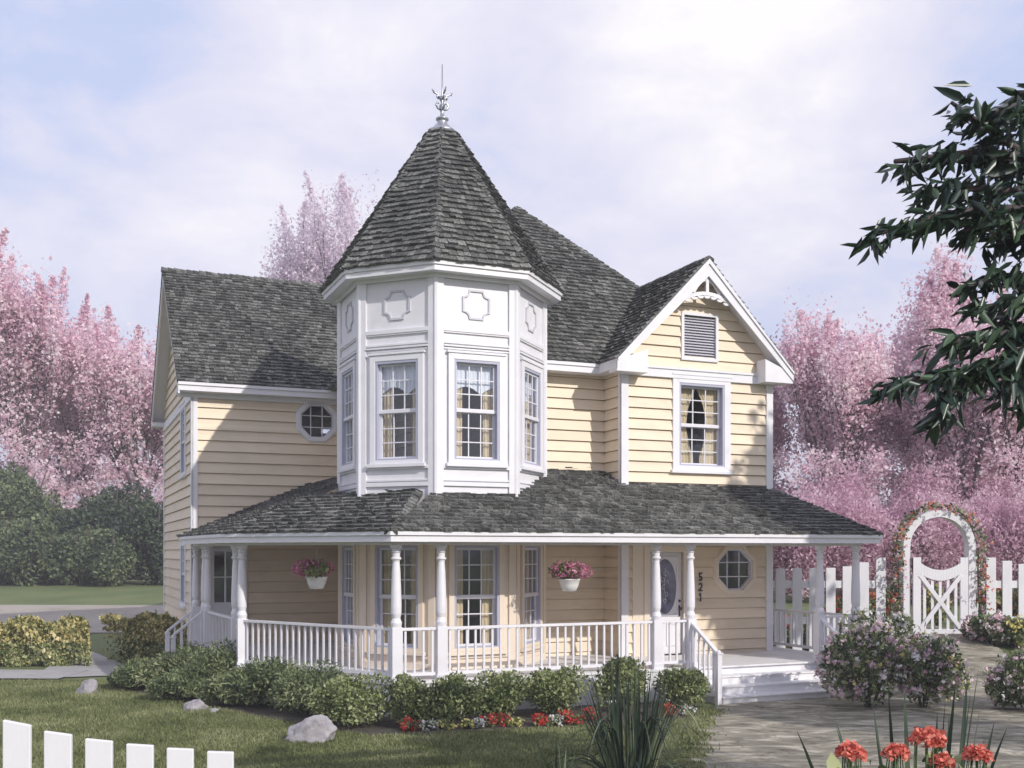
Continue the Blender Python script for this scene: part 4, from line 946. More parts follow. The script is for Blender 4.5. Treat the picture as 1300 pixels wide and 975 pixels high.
for i, px in enumerate((1000, 1025, 1062, 1092, 1122, 1190, 1250, 1272, 1296)):
    x, y = PX(px, 29.0); shrub('garden_flower_bush', x, y, 0.42, 0.4, 1.15, M['leaf_green'], 900, 0.1, 'red-flowered bush behind the picket fence, '+where[i], 'flowering bush', 'red and yellow flowers behind the picket fence', flowers=[(('red', 'ypetal', 'red', 'orange')[i % 4], 40, 0.08, 6), ('ypetal', 12, 0.06, 5)], kind=1)
# hedges
def hedge(x0, x1, y, dep, h, label, slant=0):
    e = empty('hedge', ((x0+x1)/2, y, G((x0+x1)/2, y)), 0, label, 'hedge', 'clipped yellow-green hedges either side of the walk')
    L_ = x1-x0; n = int(L_*4200); P = np.empty((n, 3)); P[:, 0] = (rng.random(n)-0.5)*L_; P[:, 1] = (rng.random(n)-0.5)*dep; P[:, 2] = rng.random(n)*h
    f = rng.random(n); k1 = f < 0.45; P[k1, 1] = -dep/2+rng.normal(size=k1.sum())*0.05; k2 = (f > 0.45) & (f < 0.85); P[k2, 2] = h+rng.normal(size=k2.sum())*0.05
    P[:, 2] += 0.10*np.sin(P[:, 0]*5)+0.06*np.sin(P[:, 0]*13+P[:, 1]*7); P[:, 1] += 0.08*np.sin(P[:, 0]*6+P[:, 2]*5); P[:, 0] += slant*P[:, 1]; P = P[P[:, 2] > 0.02]
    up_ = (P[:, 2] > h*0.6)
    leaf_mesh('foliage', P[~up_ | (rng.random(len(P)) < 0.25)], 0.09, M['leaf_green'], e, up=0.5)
    leaf_mesh('flowering_and_sunlit_tips', P[up_ | (rng.random(len(P)) < 0.22)], 0.10, M['hedge'], e, up=0.9)  # yellow flower tips, crowded on top to imitate sunlight there as well
    mb = MB(); x = -L_/2+0.3
    while x < L_/2: mb.tube([(x, 0, 0), (x+0.1, 0, h*0.8)], [0.03, 0.01], 5); x += 0.5
    mb.build('stem', M['bark'], e)
x0, _ = PX(-60, 27.6); x1, _ = PX(104, 27.6); hedge(x0, x1, 27.6, 1.0, 1.02, 'clipped yellow-flowering hedge left of the walk, cut by the left edge', -0.8)
x0, _ = PX(140, 27.8); x1, _ = PX(222, 27.8); hedge(x0, x1, 27.9, 1.2, 1.08, 'clipped yellow-flowering hedge between the walk and the house corner', -0.9)

# rocks
def rock(px, d, w, h, label, seed):
    x, y = PX(px, d); me = bpy.data.meshes.new('rock'); bm = bmesh.new(); bmesh.ops.create_icosphere(bm, subdivisions=5, radius=1)
    g = random.Random(seed); planes = [(np.array([g.gauss(0, 1), g.gauss(0, 1), g.gauss(0, 1)]), g.uniform(0.62, 0.95)) for _ in range(16)]
    for v in bm.verts:
        c = np.array(v.co)
        for n_, k_ in planes:
            n_ = n_/np.linalg.norm(n_); t = np.dot(c, n_)
            if t > k_: c = c-n_*(t-k_)*0.9
        nv_ = mathutils.Vector(c)
        c = c*(1+0.10*mathutils.noise.fractal(nv_*2.2+mathutils.Vector((seed, 0, 0)), 0.9, 2.2, 6)+0.04*mathutils.noise.ridged_multi_fractal(nv_*3.1, 0.9, 2, 5, 0.9, 2))
        v.co = (c[0]*w/2*1.1, c[1]*w/2*0.8, c[2]*h*0.72+h*0.25+0.15*h*c[0])
    bm.to_mesh(me); bm.free(); me.shade_smooth(); o = link('rock', me, M['rock'], None, (x, y, G(x, y)))
    tag(o, label, 'rock', 'rocks on the lawn')
rock(396, 16.5, 0.74, 0.40, 'largest pale grey boulder, on the sunlit lawn in front of the junipers', 3)
rock(248, 19.7, 0.44, 0.22, 'low grey rock in the shade, left of a tiny stone', 5)
rock(271, 19.4, 0.18, 0.10, 'tiny pale stone just right of a low grey rock', 8)
rock(112, 22.0, 0.46, 0.30, 'pointed grey rock farthest left, near the concrete walk', 11)

# ---------------------------------------------------------------- blades (yucca, iris leaves)
def blades(name, x, y, specs, m, label, cat, w=0.03, extra=None):
    z = G(x, y); e = empty(name, (x, y, z), 0, label, cat)
    mb = MB()
    for (bx_, by_, tx, ty, tz, sag, wd) in specs:
        n = 9; vs = []
        dx, dy = tx-bx_, ty-by_; l = math.hypot(dx, dy)+1e-6; sx, sy = -dy/l, dx/l
        if l < 0.05: sx, sy = 1, 0
        tw = random.uniform(-0.9, 0.9); sx, sy = sx*cos(tw)-sy*sin(tw), sx*sin(tw)+sy*cos(tw)
        for i in range(n):
            t = i/(n-1); q = t**(1+sag*0.9); z_ = tz*(t*(1+sag)-sag*t*t) if sag < 0.42 else tz*(3.0*t-2.3*t*t)
            ww = wd*(0.6+1.2*t)*(1-t)**0.75*1.2+0.001 if t > 0 else wd*0.6
            c = (bx_+dx*q, by_+dy*q, z_); vs += [(c[0]-sx*ww, c[1]-sy*ww, c[2]), (c[0], c[1], c[2]-ww*0.5), (c[0]+sx*ww, c[1]+sy*ww, c[2])]
        mb.add(vs, [(i*3+j, i*3+j+1, i*3+j+4, i*3+j+3) for i in range(n-1) for j in range(2)])
    me = bpy.data.meshes.new('leaf_blades'); me.from_pydata(mb.v, [], mb.f); link('leaf_blades', me, m, e)
    return e
sp = []
for k in range(230):
    a = random.uniform(0, 2*pi); el = random.betavariate(1.0, 1.35)
    Lb = random.uniform(0.8, 1.15); r = Lb*(1-el)*0.98+0.12; h = 0.52+1.15*el**0.8*random.uniform(0.8, 1.08)
    if el < 0.35: h = random.uniform(0.3, 0.75)
    sp.append((0.14*cos(a), 0.14*sin(a), r*cos(a), r*sin(a), h, (1-el)*0.8, random.uniform(0.009, 0.0145)))
x, y = PX(800, 10.4); blades('yucca_plant', x, y, sp, M['blade'], 'large spiky yucca with arching dark blades at the bottom centre, between lawn and path', 'yucca')
sp = [(random.uniform(-.05, .05), 0, random.uniform(-0.3, 0.25), random.uniform(-.1, .1), random.uniform(0.6, 1.0), 0.2, 0.012) for _ in range(14)]
x, y = PX(712, 10.0); blades('grass_clump', x, y, sp, M['blade'], 'few thin upright grass blades left of the yucca', 'grass clump')
x0, y0 = PX(1165, 4.9); zg = G(x0, y0); tips = [(1012, 928), (1058, 905), (1108, 893), (1062, 925), (1128, 880), (1148, 872), (1200, 890), (1213, 868), (1228, 858), (1243, 845), (1205, 905), (1262, 918), (1278, 925), (1244, 900), (1190, 905), (1232, 880)]
sp = []
for tx, ty in tips:
    d = 4.9+random.uniform(-0.25, 0.25); X_, Y_, Z_ = PX(tx, d, ty); b0 = (X_-x0)*0.45
    sp.append((b0, random.uniform(-.08, .08), X_-x0, Y_-y0, Z_-zg, 0.05 if abs(X_-x0) < 0.3 else 0.25, random.uniform(0.013, 0.021)))
blades('iris_plant', x0, y0, sp, M['blade'], 'sword-shaped iris leaves standing above the coral flowers at bottom right', 'iris')
# coral geraniums
gl_ = [(1080, 958, 'coral geranium with one broad head, leftmost of the group at bottom right', 0.058), (1137, 957, 'coral geranium second from the left at bottom right', 0.045), (1176, 940, 'coral geranium with the highest and largest head', 0.066), (1194, 968, 'pale coral geranium head low below the largest one', 0.04), (1240, 960, 'coral geranium rightmost of the group, behind iris leaves', 0.05)]
for px, py, nm, rr in gl_:
    X_, Y_, Z_ = PX(px, 4.6, py); zg = G(X_, Y_); e = empty('geranium_plant', (X_, Y_, zg), 0, nm, 'geranium', 'coral geraniums at bottom right'); h = Z_-zg
    mb = MB(); mb.tube([(0, 0, 0), (0.01, 0, h*0.5), (0, 0, h)], [0.012, 0.008, 0.006], 6)
    for k in range(10):
        a = random.uniform(0, 6.28); mb.tube([(0, 0, h*0.6), (0.05*cos(a), 0.05*sin(a), h*0.85), (rr*0.7*cos(a), rr*0.7*sin(a), h)], 0.003, 4)
    mb.build('stem', M['stem'], e, smooth=True)
    n = 70; d = rng.normal(size=(n, 3)); d /= np.linalg.norm(d, axis=1)[:, None]; d[:, 2] = np.abs(d[:, 2])*0.75; C_ = d*rr+np.array([0, 0, h-rr*0.1])
    Q = np.repeat(C_, 6, 0)+rng.normal(size=(n*6, 3))*0.008
    leaf_mesh('flower_head', Q, 0.018, M['coral'], e, aspect=1.0, kind=1)
    P = rng.normal(size=(110, 3))*np.array([0.13, 0.12, 0.12])+np.array([0, 0, h-0.26]); P = P[P[:, 2] < h-0.08]
    leaf_mesh('foliage', P, 0.055, M['leaf_green'], e, aspect=1.05, kind=1)

# ---------------------------------------------------------------- fences and arch
def picket(name, par, x, y, z0, h, w, t, ang, cut=0.0, pt=False, slope=0.0):
    mb = MB()
    mb.add([(-w/2, -t/2, 0), (w/2, -t/2, 0), (w/2, t/2, 0), (-w/2, t/2, 0), (-w/2, -t/2, h+slope*w/2), (w/2, -t/2, h-slope*w/2), (w/2, t/2, h-slope*w/2), (-w/2, t/2, h+slope*w/2)],
           [(0, 3, 2, 1), (4, 5, 6, 7), (0, 1, 5, 4), (1, 2, 6, 5), (2, 3, 7, 6), (3, 0, 4, 7)])
    o = mb.build(name, M['whitewood'], par, loc=(x, y, z0), bevel=0.004); o.rotation_euler = (0, 0, ang); return o
# near fence, bottom left
fx = [22, 74, 126, 178, 229, 280]; ft = [917, 930, 939, 945, 950, 954]
e = empty('picket_fence', (PX(150, 4.0)[0], 4.0, G(-1.5, 4.0)), 0, 'nearest white picket fence with flat-topped boards dipping to the right, bottom left corner', 'fence')
ex, ey, ez = e.location
allx = [(-30, 900), ] + list(zip(fx, ft)); last = None
for i, (px, py) in enumerate(allx):
    d = 3.95+0.05*i*0.5; X_, Y_, Z_ = PX(px, d, py); zg = G(X_, Y_)
    picket('picket', e, X_-ex, Y_-ey, zg-ez+0.03, Z_-zg-0.03, 0.100, 0.022, 0.10, slope=(0.25, 0.22, 0.16, 0.12, 0.08, 0.06, 0.05)[i])
    last = (X_, Y_, zg)
xa, ya, _ = PX(-70, 3.98, 900)
for hz in (0.25, 0.72):
    mb = MB(); mb.beam((xa-ex, ya-ey+0.03, hz), (last[0]-ex+0.12, last[1]-ey+0.03, hz), 0.04, 0.09); mb.build('rail', M['whitewood'], e)
# back fence left and right of the arch
AD = 26.0; AX = PX(1190, AD)[0]; AG = EYE-(809-700)/FPX*AD
def backfence(pxs, label, tops):
    xs = [PX(p, AD)[0] for p in pxs]; cx = sum(xs)/len(xs); e = empty('picket_fence', (cx, AD+0.1, G(cx, AD)), 0, label, 'fence', 'white picket fences either side of the garden arch')
    z0 = e.location[2]
    for x_, tp in zip(xs, tops):
        zt_ = EYE+(700-tp)/FPX*AD; zg = G(x_, AD+0.1)-0.02
        picket('picket', e, x_-cx, 0, zg-z0, zt_-zg, 0.235, 0.03, 0)
    for py in (742, 788):
        zc = EYE+(700-py)/FPX*AD-z0; mb = MB(); mb.box(min(xs)-cx-0.15, max(xs)-cx+0.15, 0.017, 0.07, zc-0.09, zc+0.09); mb.build('rail', M['whitewood'], e)
pl = [948, 968, 989, 1004, 1024, 1046, 1067, 1089, 1101, 1120]
pl = [1120-21.3*k for k in range(9)][::-1]; tl = [722, 722, 722, 721.5, 721.5, 721, 719, 714, 708]
backfence(pl, 'white picket fence seen through the porch posts, between house and arch', tl)
prr = [1240+20.5*k for k in range(20)]; tr_ = [704, 708, 712, 716, 720]+[722]*15
backfence(prr, 'white picket fence right of the arch running out of the right edge', tr_)
arch = empty('garden_arch', (AX, AD, AG-0.05), 0, 'tall round-topped white garden arch with an X-braced gate', 'garden arch')
FA = FR((0, 0), (1, 0), (0, -1)); ho, hi_ = 0.88, 0.715; hs = (809-692)/FPX*AD; mb = MB()
for s in (-1, 1):
    mb.box(min(s*ho, s*hi_), max(s*ho, s*hi_), -0.14, 0.14, 0, hs)
def arc_pts(r, rz, n=24): return [(r*cos(t), hs+rz*sin(t)) for t in np.linspace(0, pi, n)]
ao, ai_ = arc_pts(ho, ho+0.02), arc_pts(hi_, hi_+0.02)
for i in range(23): mb.hexa([(ao[i][0], -0.14, ao[i][1]), (ao[i+1][0], -0.14, ao[i+1][1]), (ai_[i+1][0], -0.14, ai_[i+1][1]), (ai_[i][0], -0.14, ai_[i][1]), (ao[i][0], 0.14, ao[i][1]), (ao[i+1][0], 0.14, ao[i+1][1]), (ai_[i+1][0], 0.14, ai_[i+1][1]), (ai_[i][0], 0.14, ai_[i][1])])
mb.build('arch_frame', M['white'], arch)
mb = MB(); gy0, gy1 = -0.20, -0.15; gt = (809-704)/FPX*AD; gc = (809-721)/FPX*AD
for s in (-1, 1): FA.box(mb, min(s*0.67, s*0.48), max(s*0.67, s*0.48), 0.15, 0.21, 0.10, gt-0.16*0-0.02)
# concave top board
n = 20; U = [(-0.67+1.34*i/n) for i in range(n+1)]; tp_ = lambda u: gc+(gt-gc)*(u/0.67)**2
for a, b in zip(U[:-1], U[1:]):
    la, lb = tp_(a)-0.26, tp_(b)-0.26; la = min(la, gc-0.10); lb = min(lb, gc-0.10)
    mb.hexa([(a, gy0-0.012, la), (b, gy0-0.012, lb), (b, gy1, lb), (a, gy1, la), (a, gy0-0.012, tp_(a)), (b, gy0-0.012, tp_(b)), (b, gy1, tp_(b)), (a, gy1, tp_(a))])
FA.box(mb, -0.66, 0.66, 0.145, 0.205, 0.02, 0.26)
for k in range(-2, 3): FA.box(mb, k*0.19-0.035, k*0.19+0.035, 0.155, 0.18, 0.2, gc-0.1)
gate = mb.build('gate', M['white'], arch, bevel=0.004)
mb = MB(); FA.bar(mb, -0.50, 0.26, 0.50, gc-0.12, 0.10, 0.18, 0.222); FA.bar(mb, 0.50, 0.26, -0.50, gc-0.12, 0.10, 0.178, 0.226); mb.build('cross_brace', M['white'], gate, bevel=0.003)
# climbing rose on the arch
cr_ = empty('climbing_rose', (AX-1.0, AD, AG-0.05), 0, 'climbing rose with small orange-red blooms growing round the garden arch', 'climbing rose')
def along(n, sprd, side=None):
    out = []
    for _ in range(n):
        t = random.random(); Ltot = 2*hs+pi*(ho+0.1)
        q = t*Ltot
        if q < hs: p = (-ho-0.13, q)
        elif q < hs+pi*(ho+0.1): a = pi-(q-hs)/(ho+0.1); p = ((ho+0.14)*cos(a), hs+(ho+0.14)*sin(a))
        else: p = (ho+0.13, Ltot-q)
        wv = 0.6+0.4*sin(q*5)
        out.append((p[0]+random.gauss(0, sprd*wv)+1.0, random.gauss(-0.05, 0.2), p[1]+random.gauss(0, sprd)))
    return np.array(out)
leaf_mesh('foliage', along(1700, 0.055), 0.070, M['leaf_juniper'], cr_, kind=1)
P = along(110, 0.06); P[:, 1] -= 0.16; Q = np.repeat(P, 7, 0)+rng.normal(size=(len(P)*7, 3))*0.025; leaf_mesh('flowers', Q, 0.045, M['orange'], cr_, aspect=1.1)
P = along(110, 0.065); P[:, 1] -= 0.16; Q = np.repeat(P, 6, 0)+rng.normal(size=(len(P)*6, 3))*0.022; leaf_mesh('blooms_pale', Q, 0.05, M['mauvepetal'], cr_, aspect=1.1)
mb = MB()
for s in (-1, 1):
    mb.tube([(s*(ho+0.09)+1.0+0.04*sin(q*7), -0.05+0.1*cos(q*5), hs*q) for q in np.linspace(0, 1, 9)], 0.02, 5)
    mb.tube([(s*(ho+0.11)*cos(a)+1.0, 0.1*sin(a*5), hs+(ho+0.11)*sin(a)) for a in np.linspace(0, pi/2, 9)], 0.016, 5)
mb.build('stem', M['bark'], cr_)

# ---------------------------------------------------------------- trees
def tree(name, x, y, h, spread, m, n, leaf, label, cat, group, trunk=0.2, z=None, levels=4, up=0.55, fork=0.25, bottom=0.30, sd=0, twig=0.5, lean=(0, 0), plume=0.5, aspect=1.5, skirt=0.0, leaders=0):
    g = random.Random(sd); z = G(x, y) if z is None else z
    e = empty(name, (x, y, z-0.05), 0, label, cat, group); mb = MB(); segs = []; tubes = []
    def grow(p, d, l, r, lv):
        pts = [p]; c = p; dd = d
        for k in range(3):
            dd = dd+np.array([g.gauss(0, 0.13), g.gauss(0, 0.13), g.gauss(0.05, 0.06)]); dd /= np.linalg.norm(dd); c = c+dd*l/3; pts.append(c)
        tubes.append((pts, [r, r*0.88, r*0.76, r*0.62], 6 if lv < 2 else 4))
        if lv >= levels-2 or lv in (1, 2): segs.append((pts, lv, l))
        if lv == levels: return
        for k in range(g.choice((3, 3, 4)) if lv else 6):
            a = g.uniform(0, 2*pi) if lv else 2*pi*k/6+g.uniform(-.4, .4); sp_ = g.uniform(0.45, 1.0)*(1.0 if lv else 0.9)
            ax = np.array([cos(a), sin(a), 0]); nd = dd*(1.0)+ax*sp_*spread/h*2.0; nd[2] += up*0.3; nd /= np.linalg.norm(nd)
            st = pts[-1] if g.random() < 0.6 or lv == 0 else pts[-2]
            grow(st, nd, l*g.uniform(0.62, 0.85), r*0.52, lv+1)
    tl_ = h*fork
    grow(np.array([0.0, 0.0, 0.0]), np.array([lean[0], lean[1], 1.0]), tl_, trunk, 0)
    # normalise the height of the crown
    top = max(p[2] for s_, _, _ in segs for p in s_); k = (h*0.94)/top
    ext = max(max(abs(p[0]-lean[0]*h*0.5), abs(p[1])) for s_, _, _ in segs for p in s_); kx = spread/ext
    for p_, r_, n_ in tubes: mb.tube([q*np.array([kx, kx, k]) for q in p_], r_, n_)
    if not leaders: mb.build('trunk', M['bark'], e, smooth=True)
    w = np.array([sg[2] for sg in segs]); idx = rng.choice(len(segs), n, p=w/w.sum())
    A = np.array([[s_[0][0], s_[0][-1]] for s_ in segs]) ; t = rng.random((n, 1)); P = A[idx, 0]*(1-t)+A[idx, 1]*t
    P = P*np.array([kx, kx, k]); sg_ = twig*(0.35+rng.random((n, 1))*0.9); cen = rng.normal(size=(len(segs)*3, 3))
    off_ = cen[idx*3+rng.integers(0, 3, n)]*twig*0.50+rng.normal(size=(n, 3))*twig*np.array([0.24, 0.24, 0.30])
    pl_ = (rng.random(len(segs)) < 0.45)[idx]; ht = P[:, 2]/h
    off_[:, 2] += np.abs(rng.normal(size=n)).clip(0, 1.5)*twig*plume*(0.6+2.6*pl_*(ht > 0.5)); off_[:, :2] *= np.where(pl_ & (ht > 0.5), 0.62, 1.0)[:, None]
    P = P+off_; P = P[P[:, 2] > h*bottom*0.6]
    if leaders:   # upright blossom-covered shoots that break the outline
        o_ = rng.permutation(len(segs)); tips = sorted([segs[i_][0][-1]*np.array([kx, kx, k]) for i_ in o_[:160]], key=lambda p: -p[2])[:leaders*3]
        for q in tips[::3]:
            ln = h*g.uniform(0.07, 0.17); dx_, dy_ = g.gauss(0, .12)*ln, g.gauss(0, .12)*ln
            mb.tube([q, q+np.array([dx_*.5, dy_*.5, ln*.5]), q+np.array([dx_, dy_, ln])], [0.03, 0.02, 0.008], 4)
            m_ = int(n*0.011); t_ = rng.random((m_, 1))**0.8
            P = np.vstack([P, q+np.array([[dx_, dy_, ln]])*t_+rng.normal(size=(m_, 3))*(0.42*twig*(1.15-t_))])
        mb.build('trunk', M['bark'], e, smooth=True)
    if skirt:   # low drooping sprays that close the crown towards the ground
        ns = int(n*skirt); nc = 70; cc = rng.random((nc, 3)); an_ = cc[:, 0]*2*pi; rr_ = spread*(0.25+0.75*cc[:, 1])
        ctr = np.stack([rr_*np.cos(an_), rr_*np.sin(an_), h*(0.06+0.42*cc[:, 2])], 1)
        Q = ctr[rng.integers(0, nc, ns)]+rng.normal(size=(ns, 3))*np.array([0.55, 0.55, 0.42])*twig; Q = Q[Q[:, 2] > 0.15]; P = np.vstack([P, Q])
    leaf_mesh('crown', P, leaf, m, e, aspect=aspect)
    return e
pk = 'pink blossom trees behind the lawn'
TL = [(42, 66, 20.6, 4.9, 'pink', 'tallest pink blossom tree at the left, with a plume rising above its neighbours'), (-30, 68, 16.5, 5.0, 'pink', 'pink blossom tree cut by the left edge'),
      (112, 70, 18.4, 5.2, 'pink', 'pink blossom tree with dark forked trunk above the green trees at left'), (176, 69, 16.0, 4.8, 'pink', 'pink blossom tree touching the left gable of the house'), (228, 74, 15.5, 4.5, 'purple', 'mauve blossom tree mostly hidden behind the left wing'),
      (78, 76, 16.5, 6.0, 'purple', 'mauve blossom tree filling the gap behind the left trees')]
for i, (px, d, h, sp_, mm, nm) in enumerate(TL):
    x, y = PX(px, d); tree('blossom_tree', x, y, h, sp_, M[mm], 30000, 0.20, nm, 'tree', pk, trunk=0.30, skirt=0.16, leaders=9, levels=5, sd=i+11, twig=0.72, plume=0.6, bottom=0.25, fork=0.18)
TR = [(1048, 47, 13.2, 3.7, 'pink', 'pink blossom tree just right of the bay gable'), (1155, 48, 15.4, 3.9, 'pink', 'tallest pink blossom tree right of the house, under the dark boughs'), (1240, 46, 12.8, 3.8, 'pink', 'pink blossom tree behind the right side of the arch'),
      (1315, 45, 12.8, 3.6, 'pink', 'pink blossom tree cut by the right edge'), (1000, 52, 11.5, 3.9, 'purple', 'mauve blossom tree behind the right corner of the house'), (1100, 52, 12.5, 4.2, 'purple', 'mauve blossom tree behind the arch, at its left'),
      (1200, 53, 12.5, 4.3, 'purple', 'mauve blossom tree seen through the arch'), (1280, 51, 12.0, 4.2, 'purple', 'mauve blossom tree near the right edge behind the brighter ones')]
for i, (px, d, h, sp_, mm, nm) in enumerate(TR):
    x, y = PX(px, d); tree('blossom_tree', x, y, h, sp_, M[mm], 30000, 0.15, nm, 'tree', pk, trunk=0.20, skirt=0.32, leaders=8, levels=5, sd=i+31, twig=0.60, bottom=0.12, fork=0.12, plume=0.6)
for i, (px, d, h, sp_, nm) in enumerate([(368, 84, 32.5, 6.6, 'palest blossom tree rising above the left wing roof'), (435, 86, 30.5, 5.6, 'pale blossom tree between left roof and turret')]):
    x, y = PX(px, d); tree('blossom_tree', x, y, h, sp_, M['haze_pink'], 26000, 0.22, nm, 'tree', pk, trunk=0.25, leaders=7, sd=i+51, twig=1.1, z=0.5, fork=0.35, plume=0.7)
# low blossom thickets under the right trees
for i, (px, d, nm) in enumerate([(1070, 44, 'second row, between the porch end and the arch'), (1180, 44, 'second row, behind the arch'), (1280, 44, 'second row, right of the arch'), (975, 42, 'next to the house'), (1035, 41, 'left of the arch behind the flowers'), (1090, 40.5, 'nearest the left side of the arch'), (1150, 41, 'seen just left of the gate'), (1205, 40, 'seen through the arch opening'), (1255, 41, 'right of the arch'), (1310, 40, 'at the right edge')]):
    x, y = PX(px, d); shrub('blossom_bush', x, y, 1.9, 1.5, 4.4 if d < 43 else 6.0, M['purple'], 11000, 0.13, 'mauve blossoming bush '+nm, 'flowering bush', 'mauve bushes below the right blossom trees', lumps=14)
# dark green trees, left
def bushy(px, d, w, h, label, sd, n=15000, leaf=0.19):
    x, y = PX(px, d); e = empty('leafy_tree', (x, y, G(x, y)-0.05), 0, label, 'tree', 'dark green trees across the left lawn')
    mb = MB()
    for k in range(5):
        a = k*1.3; mb.tube([(0, 0, 0), (w*0.12*cos(a), w*0.12*sin(a), h*0.3), (w*0.3*cos(a), w*0.3*sin(a), h*0.75)], [0.10, 0.07, 0.03], 6)
    mb.build('trunk', M['bark'], e, smooth=True)
    P, dd = lumpy(n, w/2*1.0, w/2*0.85, h*0.62, 30, 0.30, cz=h*0.36, seed=sd, lr=(0.16, 0.36))
    leaf_mesh('crown', P, leaf, M['leaf_mid'] if (sd in (1, 5, 6, 7, 8)) else M['leaf_dark'], e, outward=dd*0.8)
bushy(10, 62, 7.6, 8.9, 'tall rounded dark green tree at the left edge', 1, 26000); bushy(-55, 62, 6, 7.0, 'dark green tree beyond the left edge', 9); bushy(75, 63, 6.0, 5.9, 'dark green tree behind the gap in the low bushes', 2); bushy(143, 62, 6.8, 7.4, 'broad dark green tree left of the house', 3, 23000)
bushy(197, 60, 5.0, 6.0, 'dark green tree against the corner of the house', 4); bushy(38, 59, 4.6, 4.9, 'lower dark green bush at the front left of the tree line', 5); bushy(95, 59.5, 4.4, 3.9, 'lowest rounded bush in the middle of the tree line', 6); bushy(140, 58.8, 4.4, 4.3, 'bright-topped bush in front of the broad dark tree', 7); bushy(0, 59.8, 4.2, 4.0, 'low bush at the foot of the tall left-edge tree', 8)
# near dark tree with boughs reaching into the picture
nt = empty('broadleaf_tree', (5.9, 9.0, G(5.9, 9.0)-0.05), 0, 'near dark-leaved tree whose drooping boughs enter from the right edge', 'tree'); nx_, ny_, nz_ = nt.location
TRK = [(0, 0, 0), (0.05, 0.02, 0.25), (0.10, 0.0, 1.2), (0.04, 0.08, 2.3), (-0.08, 0.10, 3.3), (-0.02, 0.02, 4.3), (0.12, -0.04, 5.2), (0.10, 0.05, 6.3), (0.0, 0.1, 7.4)]
mb = MB(); mb.tube(TRK, [0.34, 0.25, 0.20, 0.18, 0.165, 0.14, 0.10, 0.06, 0.02], 12); mb.build('trunk', M['bark'], nt, smooth=True)
def trk(z):
    for a, b in zip(TRK[:-1], TRK[1:]):
        if a[2] <= z <= b[2]: t = (z-a[2])/(b[2]-a[2]); return np.array([a[k]+(b[k]-a[k])*t for k in range(3)])
    return np.array(TRK[-1])
boughs = [  # px,py,depth polylines from the trunk side to the tip
    [(1400, 250, 8.2), (1330, 215, 7.8), (1270, 175, 7.5), (1235, 150, 7.3), (1208, 130, 7.2)], [(1290, 200, 7.6), (1240, 195, 7.5), (1190, 200, 7.4), (1136, 205, 7.3)],
    [(1330, 160, 7.8), (1300, 135, 7.7), (1265, 140, 7.6), (1250, 155, 7.6)], [(1390, 300, 8.0), (1310, 245, 7.6), (1250, 240, 7.4), (1200, 238, 7.3), (1162, 245, 7.2)],
    [(1400, 320, 7.9), (1320, 265, 7.5), (1260, 265, 7.3), (1200, 272, 7.1), (1150, 285, 7.0), (1100, 302, 6.9)], [(1340, 300, 7.6), (1290, 280, 7.4), (1255, 285, 7.3), (1225, 292, 7.2)],
    [(1340, 130, 7.8), (1310, 120, 7.8), (1290, 118, 7.8)], [(1400, 330, 8.0), (1330, 310, 7.8), (1290, 300, 7.6), (1265, 305, 7.5)],
    [(1400, 400, 8.0), (1320, 350, 7.8), (1270, 350, 7.7), (1222, 365, 7.6)],
    [(1410, 420, 8.0), (1340, 375, 7.7), (1290, 385, 7.5), (1240, 390, 7.4)], [(1410, 440, 8.0), (1330, 410, 7.6), (1270, 425, 7.4), (1225, 430, 7.3), (1188, 440, 7.2)],
    [(1410, 470, 8.0), (1330, 440, 7.5), (1270, 460, 7.3), (1210, 475, 7.1), (1160, 482, 7.0), (1122, 492, 7.0)], [(1350, 440, 7.6), (1290, 450, 7.4), (1240, 475, 7.2), (1205, 500, 7.1), (1192, 535, 7.1)],
    [(1360, 470, 7.7), (1320, 470, 7.5), (1290, 480, 7.4), (1268, 505, 7.3)], [(1390, 400, 7.9), (1340, 420, 7.7), (1305, 425, 7.6), (1265, 410, 7.5)],
    [(1400, 230, 8), (1340, 220, 7.8), (1300, 215, 7.7), (1262, 215, 7.6)], [(1400, 480, 7.9), (1350, 480, 7.7), (1320, 495, 7.6), (1300, 520, 7.6)]]
hubs = [(0.0, 0.0, 4.6), (0.1, 0, 5.2)]
LP, LD = [], []
for bi, B in enumerate(boughs):
    pts = [np.array(PX(a, d, b))-np.array([nx_, ny_, nz_]) for a, b, d in B]
    if B[0][0] > 1380:
        r0 = trk(max(1.2, pts[0][2]-0.55)); md = (r0+pts[0])/2+np.array([random.gauss(0, .06), random.gauss(0, .10), random.uniform(0.02, 0.16)]); pts = [r0, md]+pts
    full = pts
    mb = MB(); nF = len(full); mb.tube(full, [0.045*(1-i/(nF))+0.006 for i in range(nF)], 6); mb.build('branch', M['bark'], nt, smooth=True)
    for p, q in zip(pts[1:-1] if B[0][0] > 1380 else pts[:-1], pts[2:] if B[0][0] > 1380 else pts[1:]):
        l = np.linalg.norm(q-p); n = max(6, int(l*125)); dr_ = (q-p)/l
        for k in range(n):
            t = random.random(); c = p+(q-p)*t
            sidev = np.array([random.gauss(0, 0.6), random.gauss(0, 0.9), -abs(random.gauss(0.8, 0.45))+0.25])
            dd = dr_*random.uniform(0.25, 1.1)+sidev; dd /= np.linalg.norm(dd); Ln = random.uniform(0.10, 0.19)
            o_ = np.array([random.gauss(0, .03), random.gauss(0, .09), random.gauss(0, .03)])
            LP.append(c+o_+dd*Ln*0.5); LD.append(dd)
